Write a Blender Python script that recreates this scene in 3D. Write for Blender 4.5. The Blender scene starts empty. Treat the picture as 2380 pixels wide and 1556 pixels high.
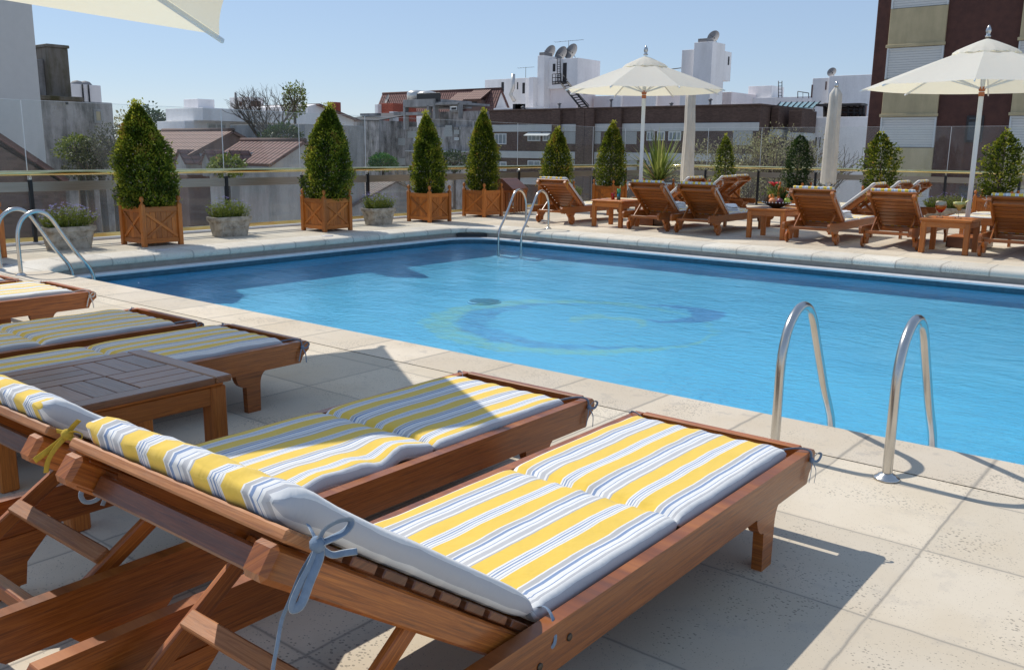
import bpy, math, random
from mathutils import Vector, Matrix, noise
random.seed(7)
C = bpy.data.collections.new('place'); bpy.context.scene.collection.children.link(C)
PI = math.pi
V = Vector
# ------------------------------------------------------------------ camera maths
F = 2078.25; CX, CY = 1190., 778.; EYE = 1.58
M = Matrix(((0.7795050, 0.6262936, 0.0113245), (-0.1358405, 0.1513676, 0.9790992), (-0.6114894, 0.7647510, -0.2030679)))
MT = M.transposed()
def ray(x, y): return MT @ V(((x-CX)/F, -(y-CY)/F, 1.))
def atX(x, y, X):            # point of that sight line in the plane x = X  -> (y, z)
    d = ray(x, y); t = X/d.x; return d.y*t, d.z*t+EYE
def atY(x, y, Y):            # -> (x, z)
    d = ray(x, y); t = Y/d.y; return d.x*t, d.z*t+EYE
# ------------------------------------------------------------------ materials
MATS = {}
def newmat(name):
    m = bpy.data.materials.new(name); m.use_nodes = True; nt = m.node_tree
    b = nt.nodes['Principled BSDF']; MATS[name] = m
    return m, nt, b
def N(nt, t, **kw):
    n = nt.nodes.new(t)
    for k, v in kw.items():
        if k in n.inputs: n.inputs[k].default_value = v
        else: setattr(n, k, v)
    return n
def L(nt, a, b): nt.links.new(a, b)
def ramp(nt, fac, stops, interp='LINEAR'):
    r = nt.nodes.new('ShaderNodeValToRGB'); cr = r.color_ramp; cr.interpolation = interp
    while len(cr.elements) > 1: cr.elements.remove(cr.elements[-1])
    for i, (p, c) in enumerate(stops):
        e = cr.elements[0] if i == 0 else cr.elements.new(p)
        e.position = p; e.color = (*c, 1) if len(c) == 3 else c
    if fac is not None: L(nt, fac, r.inputs[0])
    return r.outputs[0]
def math_(nt, op, a, b=None, c=None, clamp=False):
    n = nt.nodes.new('ShaderNodeMath'); n.operation = op; n.use_clamp = clamp
    for i, v in enumerate((a, b, c)):
        if v is None: continue
        if isinstance(v, (int, float)): n.inputs[i].default_value = v
        else: L(nt, v, n.inputs[i])
    return n.outputs[0]
def mixc(nt, fac, a, b, mode='MIX'):
    n = nt.nodes.new('ShaderNodeMix'); n.data_type = 'RGBA'; n.blend_type = mode
    if isinstance(fac, (int, float)): n.inputs[0].default_value = fac
    else: L(nt, fac, n.inputs[0])
    for i, v in ((6, a), (7, b)):
        if isinstance(v, tuple): n.inputs[i].default_value = (*v, 1)
        else: L(nt, v, n.inputs[i])
    return n.outputs[2]
def noise_(nt, vec, scale, detail=3., rough=.55, dist=0.):
    n = N(nt, 'ShaderNodeTexNoise', Scale=scale, Detail=detail, Roughness=rough, Distortion=dist)
    if vec is not None: L(nt, vec, n.inputs['Vector'])
    return n.outputs[0]
def mapping(nt, vec, scale=(1, 1, 1), loc=(0, 0, 0), rot=(0, 0, 0)):
    n = nt.nodes.new('ShaderNodeMapping'); n.inputs['Scale'].default_value = scale
    n.inputs['Location'].default_value = loc; n.inputs['Rotation'].default_value = rot
    L(nt, vec, n.inputs[0]); return n.outputs[0]
def coord(nt, k='Object'): return nt.nodes.new('ShaderNodeTexCoord').outputs[k]
def worldpos(nt): return nt.nodes.new('ShaderNodeNewGeometry').outputs['Position']
def bump(nt, b, h, strength=.3, dist=.01):
    n = N(nt, 'ShaderNodeBump', Strength=strength, Distance=dist); L(nt, h, n.inputs['Height']); L(nt, n.outputs[0], b.inputs['Normal'])
def setp(b, **kw):
    for k, v in kw.items(): b.inputs[k].default_value = v
def plain(name, col, rough=.6, metal=0., var=.12, scale=6., **kw):
    m, nt, b = newmat(name)
    n = noise_(nt, coord(nt), scale, 5)
    c = mixc(nt, n, tuple(x*(1-var) for x in col), tuple(min(1, x*(1+var)) for x in col))
    L(nt, c, b.inputs['Base Color']); setp(b, Roughness=rough, Metallic=metal)
    for k, v in kw.items(): b.inputs[k.replace('_', ' ')].default_value = v
    return m
def tintval(nt):
    a = nt.nodes.new('ShaderNodeAttribute'); a.attribute_name = 'tint'; return a.outputs['Fac']

def wood(name, dark, mid, light, rough=.4, coat=.35, weather=0.):
    m, nt, b = newmat(name)
    uv = coord(nt, 'UV')
    g1 = noise_(nt, mapping(nt, uv, (1.0, 30, 1)), 3.0, 7, .72, 1.2)
    g2 = noise_(nt, mapping(nt, uv, (5, 160, 1)), 2.0, 3, .6)
    g = math_(nt, 'ADD', math_(nt, 'MULTIPLY', g1, .75), math_(nt, 'MULTIPLY', g2, .25))
    c = ramp(nt, g, [(.3, dark), (.5, mid), (.68, light)])
    t = math_(nt, 'MULTIPLY_ADD', tintval(nt), .55, .72)
    hs = N(nt, 'ShaderNodeHueSaturation'); L(nt, c, hs.inputs['Color']); L(nt, t, hs.inputs['Value'])
    c = hs.outputs[0]
    if weather:
        w = noise_(nt, mapping(nt, uv, (2.5, 9, 1)), 3, 6, .7)
        w = ramp(nt, w, [(.52, (0, 0, 0)), (.75, (1, 1, 1))])
        c = mixc(nt, math_(nt, 'MULTIPLY', w, weather), c, (.30, .19, .13))
    L(nt, c, b.inputs['Base Color'])
    setp(b, Roughness=rough); b.inputs['Coat Weight'].default_value = coat; b.inputs['Coat Roughness'].default_value = .18
    L(nt, ramp(nt, g2, [(.3, (rough-.08,)*3), (.7, (rough+.12,)*3)]), b.inputs['Roughness'])
    bump(nt, b, g, .25, .002)
    return m
wood('teak', (.080, .020, .004), (.35, .096, .012), (.56, .185, .030), coat=.32, weather=.10)
wood('teak_worn', (.16, .055, .018), (.37, .145, .05), (.50, .23, .095), rough=.55, coat=.08, weather=.5)
wood('teak_dark', (.05, .014, .005), (.14, .042, .012), (.24, .080, .025), weather=.15)
wood('planter_wood', (.20, .060, .011), (.48, .142, .018), (.66, .235, .040), rough=.5, coat=.12, weather=.10)
wood('table_top', (.10, .036, .014), (.20, .080, .032), (.32, .14, .06), rough=.36, coat=.3, weather=.25)

def stripes(name, shift=0.):
    m, nt, b = newmat(name)
    uv = coord(nt, 'UV')
    sx = nt.nodes.new('ShaderNodeSeparateXYZ'); L(nt, uv, sx.inputs[0])
    wob = math_(nt, 'MULTIPLY_ADD', noise_(nt, mapping(nt, uv, (.6, 2.2, 1)), 3, 2), .012, -.006)
    u = math_(nt, 'ADD', math_(nt, 'ADD', sx.outputs[0], shift), wob)
    fr = math_(nt, 'FRACT', math_(nt, 'DIVIDE', u, .385))       # one repeat is .385 of the cushion's width
    W_, Y_, Gr, Bl = (.80, .79, .77), (.84, .56, .065), (.44, .44, .45), (.20, .29, .48)
    st = [(0, Y_), (.225, W_), (.245, Gr), (.305, W_), (.325, Bl), (.365, W_), (.425, Bl), (.435, W_), (.475, (.5, .5, .52)), (.545, W_), (.575, Gr), (.60, Y_),
          (.82, W_), (.845, Bl), (.857, W_), (.88, Bl), (.90, W_), (.925, Bl), (.937, W_), (.965, (.5, .5, .52)), (.978, W_)]
    c = ramp(nt, fr, st, 'CONSTANT')
    we = noise_(nt, mapping(nt, uv, (600, 600, 1)), 1, 2)
    c = mixc(nt, math_(nt, 'MULTIPLY', we, .12), c, (.35, .33, .30))
    L(nt, c, b.inputs['Base Color']); setp(b, Roughness=.9)
    b.inputs['Sheen Weight'].default_value = .15
    wr = noise_(nt, mapping(nt, uv, (3, 5, 1)), 2.2, 4, .6)
    bump(nt, b, math_(nt, 'ADD', wr, math_(nt, 'MULTIPLY', we, .02)), .35, .02)
    return m
stripes('striped_fabric', .0); stripes('striped_fabric_offset', .62*.385)
def ribbonmat(name, mid, edge):
    m, nt, b = newmat(name); s_ = nt.nodes.new('ShaderNodeSeparateXYZ'); L(nt, coord(nt, 'UV'), s_.inputs[0])
    c = ramp(nt, s_.outputs[1], [(0, mid), (.0155, edge), (.0245, mid), (.0555, edge), (.0645, mid)], 'CONSTANT')
    c = mixc(nt, noise_(nt, coord(nt), 70, 3), c, tuple(x*.6 for x in mid)); L(nt, c, b.inputs['Base Color']); setp(b, Roughness=.95); bump(nt, b, noise_(nt, coord(nt), 160, 3), .5, .003)
ribbonmat('ribbon_grey', (.24, .32, .43), (.66, .66, .64))
plain('ribbon_white', (.62, .60, .57), .9, var=.2, scale=60)
ribbonmat('ribbon_yellow', (.66, .44, .05), (.60, .38, .03))
plain('towel', (.82, .82, .85), .95, var=.06, scale=30)
plain('steel', (.58, .56, .53), .24, 1., var=.18, scale=9)
plain('bolt', (.10, .08, .06), .45, .8)
plain('tire', (.03, .03, .03), .8)
plain('white_metal', (.72, .73, .74), .35, var=.05)
plain('black_metal', (.012, .014, .018), .4)
m, nt, b = newmat('brass'); setp(b, Roughness=.2, Metallic=1.)
L(nt, ramp(nt, noise_(nt, mapping(nt, coord(nt), (1, 1, 8)), 3, 4), [(.3, (.66, .52, .20)), (.7, (.84, .74, .42))]), b.inputs['Base Color'])
m, nt, b = newmat('brushed_panel'); setp(b, Roughness=.38, Metallic=.6)
L(nt, ramp(nt, noise_(nt, mapping(nt, coord(nt), (1, 1, 60)), 2, 4), [(.3, (.30, .27, .23)), (.7, (.42, .38, .33))]), b.inputs['Base Color'])
# thin safety glass, a little dusty
m, nt, b = newmat('pane_glass'); nt.nodes.remove(b)
out = nt.nodes['Material Output']
tr = N(nt, 'ShaderNodeBsdfTransparent', Color=(.95, .975, .97, 1)); gl = N(nt, 'ShaderNodeBsdfGlossy', Roughness=.015)
fr = N(nt, 'ShaderNodeFresnel', IOR=1.45)
mx = nt.nodes.new('ShaderNodeMixShader'); L(nt, math_(nt, 'MULTIPLY', fr.outputs[0], 1.1, clamp=True), mx.inputs[0]); L(nt, tr.outputs[0], mx.inputs[1]); L(nt, gl.outputs[0], mx.inputs[2])
df = N(nt, 'ShaderNodeBsdfDiffuse', Color=(.55, .60, .63, 1))
wp = worldpos(nt)
sz_ = nt.nodes.new('ShaderNodeSeparateXYZ'); L(nt, wp, sz_.inputs[0]); low = math_(nt, 'MULTIPLY', math_(nt, 'LESS_THAN', sz_.outputs[2], .9), .07)
dirt = ramp(nt, noise_(nt, mapping(nt, wp, (1, 1, .35)), 1.7, 6, .62), [(.32, (.02,)*3), (.72, (.11,)*3)])
mx2 = nt.nodes.new('ShaderNodeMixShader'); L(nt, math_(nt, 'ADD', dirt, low), mx2.inputs[0]); L(nt, mx.outputs[0], mx2.inputs[1]); L(nt, df.outputs[0], mx2.inputs[2]); L(nt, mx2.outputs[0], out.inputs[0])
# pool water: sky and surroundings mirrored by a rippled surface, the floor seen through it
m, nt, b = newmat('pool_water'); nt.nodes.remove(b); out = nt.nodes['Material Output']
wp = worldpos(nt)
w1 = noise_(nt, mapping(nt, wp, (1.0, 1.7, 1), rot=(0, 0, .5)), 1.5, 3, .5, .5)
w2 = noise_(nt, mapping(nt, wp, (1, 1.7, 1), rot=(0, 0, .35)), 7.5, 4, .6, .5)
w3 = noise_(nt, mapping(nt, wp, (1, 1.6, 1)), 24, 2, .5)
amp = ramp(nt, noise_(nt, wp, .35, 2), [(.38, (.35,)*3), (.6, (1,)*3)])
hh = math_(nt, 'ADD', math_(nt, 'MULTIPLY', w1, 1.0), math_(nt, 'MULTIPLY', math_(nt, 'ADD', math_(nt, 'MULTIPLY', w2, .80), math_(nt, 'MULTIPLY', w3, .24)), amp))
bp = N(nt, 'ShaderNodeBump', Strength=1., Distance=.028); L(nt, hh, bp.inputs['Height'])
tr = N(nt, 'ShaderNodeBsdfTransparent', Color=(.84, .96, .995, 1)); gl = N(nt, 'ShaderNodeBsdfGlossy', Roughness=.02); L(nt, bp.outputs[0], gl.inputs['Normal'])
bp2 = N(nt, 'ShaderNodeBump', Strength=.6, Distance=.028); L(nt, hh, bp2.inputs['Height']); fr = N(nt, 'ShaderNodeFresnel', IOR=1.32); L(nt, bp2.outputs[0], fr.inputs['Normal'])
mx = nt.nodes.new('ShaderNodeMixShader'); L(nt, fr.outputs[0], mx.inputs[0]); L(nt, tr.outputs[0], mx.inputs[1]); L(nt, gl.outputs[0], mx.inputs[2]); L(nt, mx.outputs[0], out.inputs[0])
# pool lining with the swirl mosaic
m, nt, b = newmat('pool_lining')
wp = worldpos(nt); sx = nt.nodes.new('ShaderNodeSeparateXYZ')
wn = N(nt, 'ShaderNodeTexNoise', Scale=2.4, Detail=3.); L(nt, wp, wn.inputs['Vector'])
vm = nt.nodes.new('ShaderNodeVectorMath'); vm.operation = 'MULTIPLY_ADD'; L(nt, wn.outputs['Color'], vm.inputs[0]); vm.inputs[1].default_value = (.5, .5, 0); L(nt, wp, vm.inputs[2])
L(nt, vm.outputs[0], sx.inputs[0])
def disc(cx, cy, r, sy=1.):
    dx = math_(nt, 'SUBTRACT', sx.outputs[0], cx+.25); dy = math_(nt, 'MULTIPLY', math_(nt, 'SUBTRACT', sx.outputs[1], cy+.25), sy)
    d = math_(nt, 'SQRT', math_(nt, 'ADD', math_(nt, 'MULTIPLY', dx, dx), math_(nt, 'MULTIPLY', dy, dy)))
    return math_(nt, 'SMOOTH_MIN', math_(nt, 'MULTIPLY', math_(nt, 'SUBTRACT', r, d), 14, clamp=True), 1., .01)
def minus(a, b): return math_(nt, 'MULTIPLY', a, math_(nt, 'SUBTRACT', 1., b))
ring = minus(disc(-6.70, 9.50, 1.92), disc(-6.52, 9.64, 1.66))
blue = minus(disc(-6.56, 9.62, 1.67), disc(-6.34, 9.84, 1.50))
in1 = minus(disc(-6.0, 11.1, .75), disc(-6.25, 10.95, .60))
in2 = minus(disc(-6.3, 10.0, .62, 1.4), disc(-6.2, 9.9, .5, 1.4))
tone = noise_(nt, wp, .8, 3)
cell = N(nt, 'ShaderNodeTexVoronoi', Scale=22.); L(nt, wp, cell.inputs['Vector'])
base = mixc(nt, tone, (.10, .46, .70), (.18, .60, .80))
base = mixc(nt, math_(nt, 'MULTIPLY', cell.outputs['Color'], .25), base, (.07, .36, .60))
brk = ramp(nt, noise_(nt, mapping(nt, wp, (1, 1.6, 1)), 4.5, 4, .65), [(.36, (.25,)*3), (.58, (1,)*3)])
c = mixc(nt, math_(nt, 'MULTIPLY', math_(nt, 'MULTIPLY', ring, brk), .45), base, (.40, .60, .22))
c = mixc(nt, math_(nt, 'MULTIPLY', math_(nt, 'MULTIPLY', blue, brk), .42), c, (.03, .10, .38))
c = mixc(nt, math_(nt, 'MULTIPLY', in1, .6), c, (.05, .16, .45))
c = mixc(nt, math_(nt, 'MULTIPLY', in2, .35), c, (.42, .60, .25))
L(nt, c, b.inputs['Base Color']); setp(b, Roughness=.5)
plain('drain_teal', (.07, .36, .50), .5)
# paving
def paving(name, px_, py_, x0, y0, base, joint=True, lichen=.5):
    m, nt, b = newmat(name)
    wp = worldpos(nt)
    wn = N(nt, 'ShaderNodeTexNoise', Scale=9., Detail=3.); L(nt, wp, wn.inputs['Vector'])
    vm = nt.nodes.new('ShaderNodeVectorMath'); vm.operation = 'MULTIPLY_ADD'; L(nt, wn.outputs['Color'], vm.inputs[0]); vm.inputs[1].default_value = (.012, .012, 0); L(nt, wp, vm.inputs[2])
    s = nt.nodes.new('ShaderNodeSeparateXYZ'); L(nt, vm.outputs[0], s.inputs[0])
    def lineat(o, off, pitch, w):
        f = math_(nt, 'FRACT', math_(nt, 'DIVIDE', math_(nt, 'SUBTRACT', o, off-pitch*100), pitch))
        d = math_(nt, 'MULTIPLY', math_(nt, 'MINIMUM', f, math_(nt, 'SUBTRACT', 1., f)), pitch)
        return math_(nt, 'SUBTRACT', 1., math_(nt, 'DIVIDE', d, w, clamp=True))
    jl = .016 if 'coping' in name else .009
    jw = math_(nt, 'MAXIMUM', lineat(s.outputs[0], x0+.006, px_, jl), lineat(s.outputs[1], y0+.006, py_, jl))
    jb = math_(nt, 'MAXIMUM', lineat(s.outputs[0], x0+.006, px_, .03), lineat(s.outputs[1], y0+.006, py_, .03))
    # one tone per slab
    fx = math_(nt, 'FLOOR', math_(nt, 'DIVIDE', math_(nt, 'SUBTRACT', s.outputs[0], x0-.001), px_)); fy = math_(nt, 'FLOOR', math_(nt, 'DIVIDE', math_(nt, 'SUBTRACT', s.outputs[1], y0-.001), py_))
    cm = nt.nodes.new('ShaderNodeCombineXYZ'); L(nt, fx, cm.inputs[0]); L(nt, fy, cm.inputs[1])
    wh = nt.nodes.new('ShaderNodeTexWhiteNoise'); L(nt, cm.outputs[0], wh.inputs['Vector'])
    c1 = mixc(nt, wh.outputs['Value'], tuple(x*.84 for x in base), tuple(x*1.08 for x in base))
    big = noise_(nt, wp, 1.3, 5, .6)
    c1 = mixc(nt, ramp(nt, big, [(.4, (0,)*3), (.68, (.5,)*3)]), c1, (base[0]*.80, base[1]*.74, base[2]*.64))
    vo = N(nt, 'ShaderNodeTexVoronoi', Scale=55.); L(nt, mapping(nt, wp, (1, 1.3, 1)), vo.inputs['Vector'])
    patch = ramp(nt, noise_(nt, wp, 2.1, 3, .6), [(.38, (.03,)*3), (.66, (.38,)*3)])
    pits = math_(nt, 'LESS_THAN', vo.outputs['Distance'], math_(nt, 'MULTIPLY', patch, .9))
    vo2 = N(nt, 'ShaderNodeTexVoronoi', Scale=95.); L(nt, wp, vo2.inputs['Vector'])
    pits2 = math_(nt, 'LESS_THAN', vo2.outputs['Distance'], .13)
    pit = math_(nt, 'MAXIMUM', pits, pits2)
    c1 = mixc(nt, math_(nt, 'MULTIPLY', pit, .6), c1, (.15, .13, .11))
    stn = ramp(nt, noise_(nt, wp, 5.5, 6, .7), [(.56, (0,)*3), (.64, (lichen,)*3)])
    c1 = mixc(nt, math_(nt, 'MULTIPLY', stn, .38), c1, (.34, .31, .28))
    c1 = mixc(nt, math_(nt, 'MULTIPLY', jb, .22), c1, (.44, .38, .31))
    c1 = mixc(nt, math_(nt, 'MULTIPLY', jw, .8), c1, (.26, .235, .20))
    L(nt, c1, b.inputs['Base Color']); setp(b, Roughness=.85)
    h = math_(nt, 'SUBTRACT', math_(nt, 'MULTIPLY', noise_(nt, wp, 40, 3), .2), math_(nt, 'ADD', jw, math_(nt, 'MULTIPLY', pit, .4)))
    bump(nt, b, h, .4, .004)
    return m
paving('deck_slabs', .653, .70, -.805, 3.01, (.66, .575, .455))
paving('deck_slabs_left', .653, .653, -.805, 5.19, (.58, .53, .45))
paving('coping_near', .653, 50., -.805, -20., (.66, .57, .455), lichen=1.)
paving('coping_far', .642, 50., -.03, -20., (.68, .63, .545), lichen=1.)
paving('coping_left', 50., .645, -30., .55, (.68, .63, .545), lichen=1.)
plain('pool_wall', (.30, .28, .25), .8, var=.3, scale=9); plain('gutter', (.66, .65, .66), .3, var=.15, scale=12)
plain('waterline_tile', (.05, .12, .17), .4, var=.5, scale=14)

def foliage(name, dark, mid, light):
    m, nt, b = newmat(name); out = nt.nodes['Material Output']
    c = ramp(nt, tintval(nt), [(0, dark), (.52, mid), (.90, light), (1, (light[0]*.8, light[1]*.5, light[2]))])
    L(nt, c, b.inputs['Base Color']); setp(b, Roughness=.5); b.inputs['Specular IOR Level'].default_value = .3
    t = nt.nodes.new('ShaderNodeBsdfTranslucent'); L(nt, c, t.inputs[0])
    mx = N(nt, 'ShaderNodeMixShader'); mx.inputs[0].default_value = .35
    L(nt, b.outputs[0], mx.inputs[1]); L(nt, t.outputs[0], mx.inputs[2]); L(nt, mx.outputs[0], out.inputs[0])
    return m
foliage('box_leaf', (.022, .042, .004), (.135, .175, .012), (.46, .45, .045))
foliage('dark_leaf', (.012, .030, .008), (.035, .07, .014), (.09, .13, .025))
foliage('shrub_leaf', (.05, .08, .012), (.17, .21, .035), (.36, .40, .08))
foliage('bright_leaf', (.02, .09, .01), (.05, .17, .02), (.14, .30, .04))
foliage('pale_leaf', (.16, .14, .08), (.32, .29, .15), (.48, .48, .20))
foliage('twig_leaf', (.03, .032, .018), (.07, .075, .035), (.15, .16, .06))
foliage('yucca_leaf', (.06, .10, .015), (.20, .25, .05), (.42, .44, .13))
plain('bark', (.10, .075, .055), .9, var=.3); plain('soil', (.03, .022, .016), .95)
plain('violet_petal', (.30, .27, .58), .8, var=.25, scale=40)
m, nt, b = newmat('pot_stone'); n1 = noise_(nt, coord(nt), 7, 7, .68); n2 = noise_(nt, mapping(nt, coord(nt), (4, 4, 14)), 3, 4)
c = ramp(nt, n1, [(.35, (.20, .165, .12)), (.5, (.40, .35, .28)), (.68, (.55, .50, .42))]); L(nt, c, b.inputs['Base Color']); setp(b, Roughness=.92); bump(nt, b, math_(nt, 'ADD', n1, n2), .6, .012)
m, nt, b = newmat('parasol_cloth'); out = nt.nodes['Material Output']; c = (.83, .82, .78, 1)
b.inputs['Base Color'].default_value = c; setp(b, Roughness=.9); t = N(nt, 'ShaderNodeBsdfTranslucent', Color=(.86, .80, .60, 1)); mx = N(nt, 'ShaderNodeMixShader'); mx.inputs[0].default_value = .46
bump(nt, b, noise_(nt, coord(nt), 5, 4), .3, .03)
L(nt, b.outputs[0], mx.inputs[1]); L(nt, t.outputs[0], mx.inputs[2]); L(nt, mx.outputs[0], out.inputs[0])
plain('folded_cloth', (.56, .52, .46), .95, var=.22, scale=5)
plain('wood_hub', (.45, .13, .04), .4)
# walls
def wallmat(name, col, stain=(.1, .1, .09), amt=.4, vert=True, brick=False, rough=.9, sc=.5):
    m, nt, b = newmat(name); wp = worldpos(nt)
    st = noise_(nt, mapping(nt, wp, (1, 1, .18 if vert else 1)), sc*1.6, 8, .68)
    st2 = noise_(nt, wp, sc*.5, 6, .7)
    f = math_(nt, 'MULTIPLY', ramp(nt, math_(nt, 'ADD', math_(nt, 'MULTIPLY', st, .6), math_(nt, 'MULTIPLY', st2, .4)), [(.42, (0,)*3), (.60, (1,)*3)]), amt)
    fine = noise_(nt, wp, 5, 4)
    c0 = mixc(nt, fine, tuple(x*.92 for x in col), tuple(min(1, x*1.06) for x in col))
    if brick:
        s = nt.nodes.new('ShaderNodeSeparateXYZ'); L(nt, wp, s.inputs[0]); cm = nt.nodes.new('ShaderNodeCombineXYZ')
        L(nt, math_(nt, 'ADD', s.outputs[0], s.outputs[1]), cm.inputs[0]); L(nt, s.outputs[2], cm.inputs[1])
        br = N(nt, 'ShaderNodeTexBrick', Scale=1.); L(nt, cm.outputs[0], br.inputs['Vector'])
        br.inputs['Brick Width'].default_value = .26; br.inputs['Row Height'].default_value = .085; br.inputs['Mortar Size'].default_value = .008
        br.inputs['Color1'].default_value = (*[x*.75 for x in col], 1); br.inputs['Color2'].default_value = (*[x*1.3 for x in col], 1); br.inputs['Mortar'].default_value = (*[x*1.1 for x in col], 1)
        c0 = br.outputs['Color']
    c = mixc(nt, f, c0, stain)
    L(nt, c, b.inputs['Base Color']); setp(b, Roughness=rough); bump(nt, b, fine, .15, .03)
    return m
wallmat('white_wall', (.90, .87, .86), (.50, .47, .45), .3)
wallmat('pink_wall', (.88, .79, .78), (.55, .48, .46), .3)
wallmat('grey_render', (.56, .56, .55), (.44, .43, .45), .25, sc=.2)
wallmat('stained_concrete', (.42, .39, .38), (.075, .070, .060), .95, sc=1.1)
wallmat('mossy_concrete', (.20, .175, .15), (.06, .052, .016), .95, sc=1.3)
wallmat('mid_concrete', (.40, .39, .385), (.10, .10, .095), .7)
wallmat('brown_brick', (.10, .062, .049), (.05, .028, .022), .4, brick=True)
wallmat('red_brick', (.36, .085, .05), (.2, .05, .03), .3, brick=True)
wallmat('tile_cladding', (.105, .044, .033), (.06, .026, .022), .7, vert=False, sc=2.5)
wallmat('beige_spandrel', (.56, .46, .28), (.16, .14, .09), .45)
wallmat('light_band', (.52, .53, .52), (.34, .35, .35), .3)
wallmat('rust_wall', (.20, .13, .11), (.09, .05, .04), .6)
wallmat('street_grey', (.62, .59, .53), (.45, .43, .39), .5, vert=False, sc=.1)  # ground tone raised well above asphalt to bounce sunlight onto the facades
m, nt, b = newmat('shutter'); wp = worldpos(nt); s = nt.nodes.new('ShaderNodeSeparateXYZ'); L(nt, wp, s.inputs[0])
sl = math_(nt, 'FRACT', math_(nt, 'MULTIPLY', s.outputs[2], 11.)); L(nt, ramp(nt, sl, [(0, (.26, .26, .26)), (.18, (.60, .60, .58)), (1, (.68, .68, .66))]), b.inputs['Base Color']); setp(b, Roughness=.6); bump(nt, b, sl, .4, .02)
plain('window_glass', (.05, .065, .08), .08, var=.5, scale=1.2); plain('window_curtain', (.22, .25, .27), .35, var=.35, scale=2.)
plain('window_frame', (.62, .64, .64), .5, var=.05); plain('dark_opening', (.015, .012, .014), .6); plain('dark_iron', (.03, .025, .025), .6)
plain('dish_grey', (.22, .21, .21), .7, var=.15); plain('solar_panel', (.008, .008, .010), .45); plain('tank', (.55, .53, .50), .3, .6, var=.1)
plain('teal_glass', (.20, .32, .32), .25, var=.2); plain('cream_blind', (.36, .37, .36), .7, var=.08)
def rooftile(name, a, b_, ridge='Y', sc=(2.2, 2.4)):
    m, nt, b = newmat(name); uv = coord(nt, 'UV'); s = nt.nodes.new('ShaderNodeSeparateXYZ'); L(nt, uv, s.inputs[0])
    w = math_(nt, 'FRACT', math_(nt, 'MULTIPLY', s.outputs[0], 2.6)); r = math_(nt, 'FRACT', math_(nt, 'MULTIPLY', s.outputs[1], 1.7))
    h = math_(nt, 'ADD', math_(nt, 'SINE', math_(nt, 'MULTIPLY', w, PI)), math_(nt, 'MULTIPLY', r, .6))
    n = noise_(nt, mapping(nt, uv, (3, 3, 1)), 1.6, 5, .7)
    c = mixc(nt, n, a, b_); c = mixc(nt, ramp(nt, r, [(0, (.85,)*3), (.22, (0,)*3)]), c, tuple(x*.35 for x in a)); c = mixc(nt, ramp(nt, w, [(0, (.5,)*3), (.3, (0,)*3), (.7, (0,)*3), (1, (.5,)*3)]), c, tuple(x*.35 for x in a))
    L(nt, c, b.inputs['Base Color']); setp(b, Roughness=.8); bump(nt, b, h, .8, .12)
    return m
rooftile('red_roof_tile', (.17, .075, .060), (.27, .14, .12)); rooftile('old_roof_tile', (.20, .10, .075), (.42, .27, .22)); rooftile('grey_roof_tile', (.15, .12, .11), (.34, .28, .25))
plain('orange_fruit', (.75, .22, .03), .45); plain('peach_fruit', (.70, .25, .10), .5, var=.3); plain('plum_fruit', (.16, .04, .08), .35); plain('green_fruit', (.38, .45, .06), .4); plain('kiwi_fruit', (.14, .08, .035), .8)
plain('red_petal', (.70, .04, .04), .5); plain('bowl_dark', (.02, .016, .014), .3); plain('red_drink', (.55, .01, .02), .1); plain('green_drink', (.12, .50, .18), .1); plain('blue_drink', (.02, .35, .55), .1)
plain('orange_drink', (.80, .22, .02), .12); plain('foam_drink', (.80, .66, .50), .4); plain('yellow_drink', (.70, .66, .25), .2)
m, nt, b = newmat('cup_glass'); nt.nodes.remove(b); out = nt.nodes['Material Output']
tr = N(nt, 'ShaderNodeBsdfTransparent', Color=(.95, .97, .97, 1)); gl = N(nt, 'ShaderNodeBsdfGlossy', Roughness=.02); fr = N(nt, 'ShaderNodeFresnel', IOR=1.5); mx = nt.nodes.new('ShaderNodeMixShader')
L(nt, fr.outputs[0], mx.inputs[0]); L(nt, tr.outputs[0], mx.inputs[1]); L(nt, gl.outputs[0], mx.inputs[2]); L(nt, mx.outputs[0], out.inputs[0])

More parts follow.
